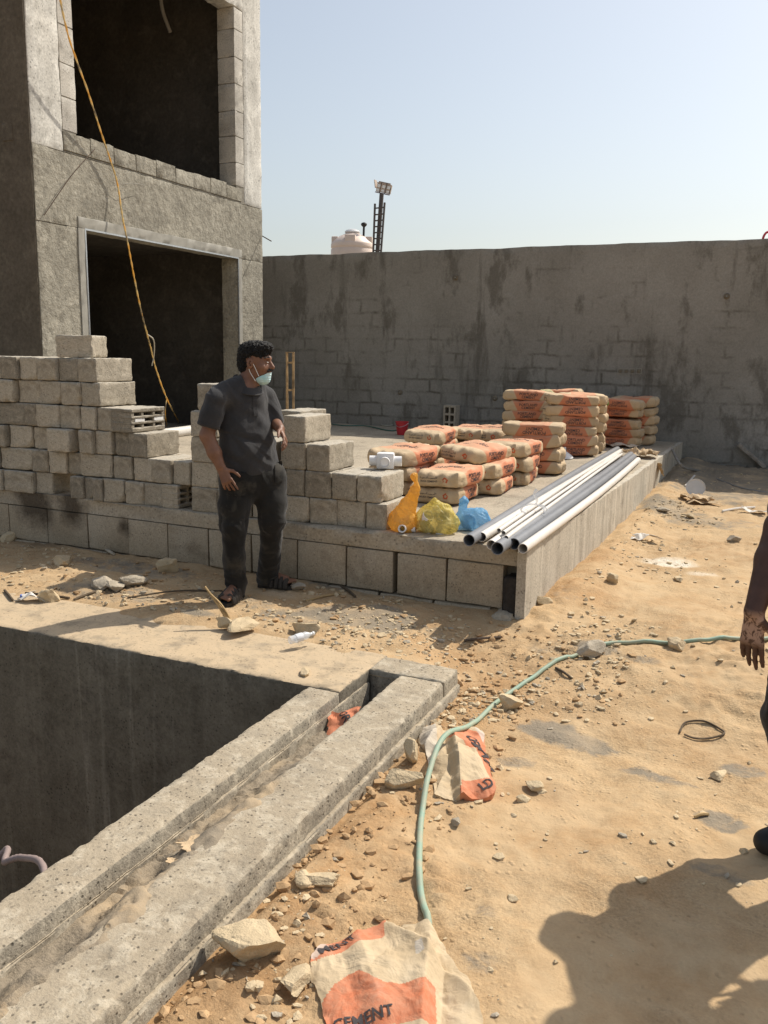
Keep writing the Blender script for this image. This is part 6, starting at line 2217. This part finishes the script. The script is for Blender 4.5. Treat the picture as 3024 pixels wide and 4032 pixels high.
# sandals
M_SOLE = plain('sandal_sole', (0.03, 0.026, 0.022), 0.8)
M_STRAP = plain('sandal_strap', (0.045, 0.038, 0.032), 0.7, 0.3, 0.2, 20)
for (f, sd, heel, ball), zg in ((fR, zR), (fL, zL)):
    V, F = [], []
    prof = [(-.055, .030), (-.03, .038), (.03, .034), (.09, .040), (.13, .047), (.17, .044), (.20, .026)]
    c_ = heel + f * .035
    for zt in (zg - .012, zg + .012):
        for x, wd in prof:
            V.append(np.array([*(c_ + f * x - sd * wd)[:2], zt]))
        for x, wd in reversed(prof):
            V.append(np.array([*(c_ + f * x + sd * wd)[:2], zt]))
    m = 2 * len(prof)
    F = [tuple(range(m - 1, -1, -1)), tuple(range(m, 2 * m))] + [(i, (i + 1) % m, m + (i + 1) % m, m + i) for i in range(m)]
    sl_ = mk('sandal', (np.array(V), F), M_SOLE, man)
    for x, h_, wd, r in ((.150, .060, .049, .017), (.118, .074, .048, .017), (.085, .088, .046, .017), (.05, .106, .044, .017)):
        pts = [np.array([*(c_ + f * x + sd * wd * math.cos(a) * 1.05)[:2], zg + .006 + h_ * .82 * math.sin(a) ** .8 if math.sin(a) > 1e-6 else zg + .004]) for a in np.linspace(0, math.pi, 12)]
        mk('strap', tubepts(np.array(pts), r, 6), M_STRAP, sl_, smooth=True)

# ---- the second person at the right edge: arm, hip and shoe in view, the rest outside the picture
GZ2 = float(ground_h(.2, 3.25))
P2 = np.array([.30, 3.32, GZ2])
p2 = thing('person', 'person in grey shirt at the right edge, only a dusty arm in view', 'person', P2)
F2 = nrm([-.75, -.66, 0])
S2 = nrm([-.66, .75, 0])               # towards his right
lo, hi = (-.52, -.62, -.06), (.62, .62, 1.86)
S = SDF(lo, hi, .0055)
Z = np.array([0, 0, 1.0])


def L2(w):
    return np.asarray(w, float) - P2


shr = L2((.20, 3.46, 1.335))
elr = L2((.065, 3.30, 1.04))
wrr = L2((.006, 3.10, .775))
shl = L2((.58, 3.12, 1.335))
ell_ = L2((.69, 3.28, 1.05))
wrl = L2((.58, 3.20, .94))
chest = L2((.39, 3.30, 1.20))
pel = L2((.33, 3.32, .84))
S.chain([shr, elr], [.056, .052], .03)
S.chain([elr, elr * .6 + wrr * .4, wrr], [.053, .050, .033], .02)
S.chain([shl, ell_, wrl], [.056, .048, .031], .02)
S.chain([chest, pel], [.17, .15], .04, (F2, 1.4))
S.chain([shr, chest + Z * .2, shl], [.06, .07, .06], .04)
hd = L2((.42, 3.29, 1.56))
S.limb(chest + Z * .18, hd - Z * .05, .06, .058, .03)
ax2 = np.array([F2, S2, Z])
S.ell(hd + Z * .02, (.098, .078, .105), ax2, .02)
S.ell(hd + F2 * .045 - Z * .06, (.062, .06, .075), ax2, .03)
S.ell(hd + F2 * .1 - Z * .02, (.022, .013, .022), ax2, .01)
for s in (-1, 1):
    S.ell(hd + S2 * .078 * s - Z * .01, (.02, .01, .032), ax2, .006)
add_hand(S, wrr, (.02, -.02, -1), (.55, .75, 0), (.85, -.45, 0), [.10, .12, .14, .16], 1.14, .03, .75)
add_hand(S, wrl, (-.55, -.8, .05), (.1, .2, -1), (-.7, .6, .2), [.12, .12, .12, .15], 1.0, .28, .9)
hr, hl = L2((.20, 3.36, .82)), pel - S2 * .095 - Z * .02
kr, kl = L2((.150, 3.28, GZ2 + .48)), L2((.43, 3.18, GZ2 + .48))
ar, al = L2((.245, 3.25, GZ2 + .09)), L2((.45, 3.12, GZ2 + .09))
S.chain([hr, kr, ar], [.08, .05, .036], .03)
S.chain([hl, kl, al], [.08, .05, .036], .03)
S.limb(hr, hl, .1, .1, .05)
zf = .012
S.limb(ar, ar + F2 * .12 - Z * .045, .034, .024, .02)
S.limb(al, al + F2 * .12 - Z * .045, .034, .024, .02)
M_SKIN2 = skin_mat('dusty_dark_skin', (0.060, 0.028, 0.018), (0.095, 0.046, 0.030), 1.0)
finish('body', S, M_SKIN2, p2, None, 1, dust=lambda V: np.clip(1.3 - np.abs((V[:, 2] + P2[2] - .72) / .06) ** 2, 0, 1) * (V[:, 0] < .02))
S = SDF(lo, hi, .0075)
S.chain([chest + Z * .08, pel + Z * .12, pel - Z * .02], [.195, .20, .195], .04, (F2, 1.35))
S.limb(shr + Z * .0, shl + Z * .0, .078, .078, .05)
S.limb(chest + Z * .12, chest + Z * .2, .13, .07, .05, (F2, 1.3))
S.chain([shr, elr * .80 + shr * .20], [.080, .076], .03)
S.chain([shl, ell_ * .75 + shl * .25], [.080, .078], .03)
S.limb(chest + Z * .16, hd - Z * .05, .07, .065, .006, None, True)
finish('shirt', S, cloth_mat('mid_grey_cotton', (0.10, 0.095, 0.09), (0.14, 0.134, 0.126)), p2, lambda V: .008 * fbm(V * 8, 3, 321), 2)
S = SDF(lo, hi, .0075)
S.chain([hr + Z * .03, kr, ar], [.118, .084, .066], .03)
S.chain([hl + Z * .03, kl, al], [.118, .084, .066], .03)
S.limb(hr + Z * .06, hl + Z * .06, .12, .12, .05)
S.cut((0, 0, .87 - GZ2), (0, 0, 1))
finish('trousers', S, M_TROU, p2, trouser_folds, 2)
S = SDF(hd - .25, hd + .25, .006)
S.ell(hd + Z * .045 - F2 * .012, (.108, .086, .088), ax2, .02)
S.cut(hd + F2 * .05 + Z * .02, nrm(F2 * .8 - Z * .8))
finish('hair', S, M_HAIR, p2, curls, 0)
M_SHOE = plain('black_shoe', (0.016, 0.014, 0.013), 0.6, 0.35, 0.2, 20)
for a_ in (ar, al):
    S = SDF((a_[0] - .3, a_[1] - .3, -.03), (a_[0] + .3, a_[1] + .3, .22), .006)
    h_ = np.array([a_[0], a_[1], .045]) - F2 * .04
    b_ = np.array([a_[0], a_[1], .04]) + F2 * .16
    S.limb(h_, b_, .045, .046, .03, (Z, 1.1))
    S.limb(np.array([a_[0], a_[1], .13]), h_ + Z * .02, .05, .045, .03)
    S.limb(np.array([a_[0], a_[1], .10]), b_, .045, .035, .03)
    S.cut((0, 0, .002), (0, 0, -1))
    finish('shoe', S, M_SHOE, p2, None, 1)
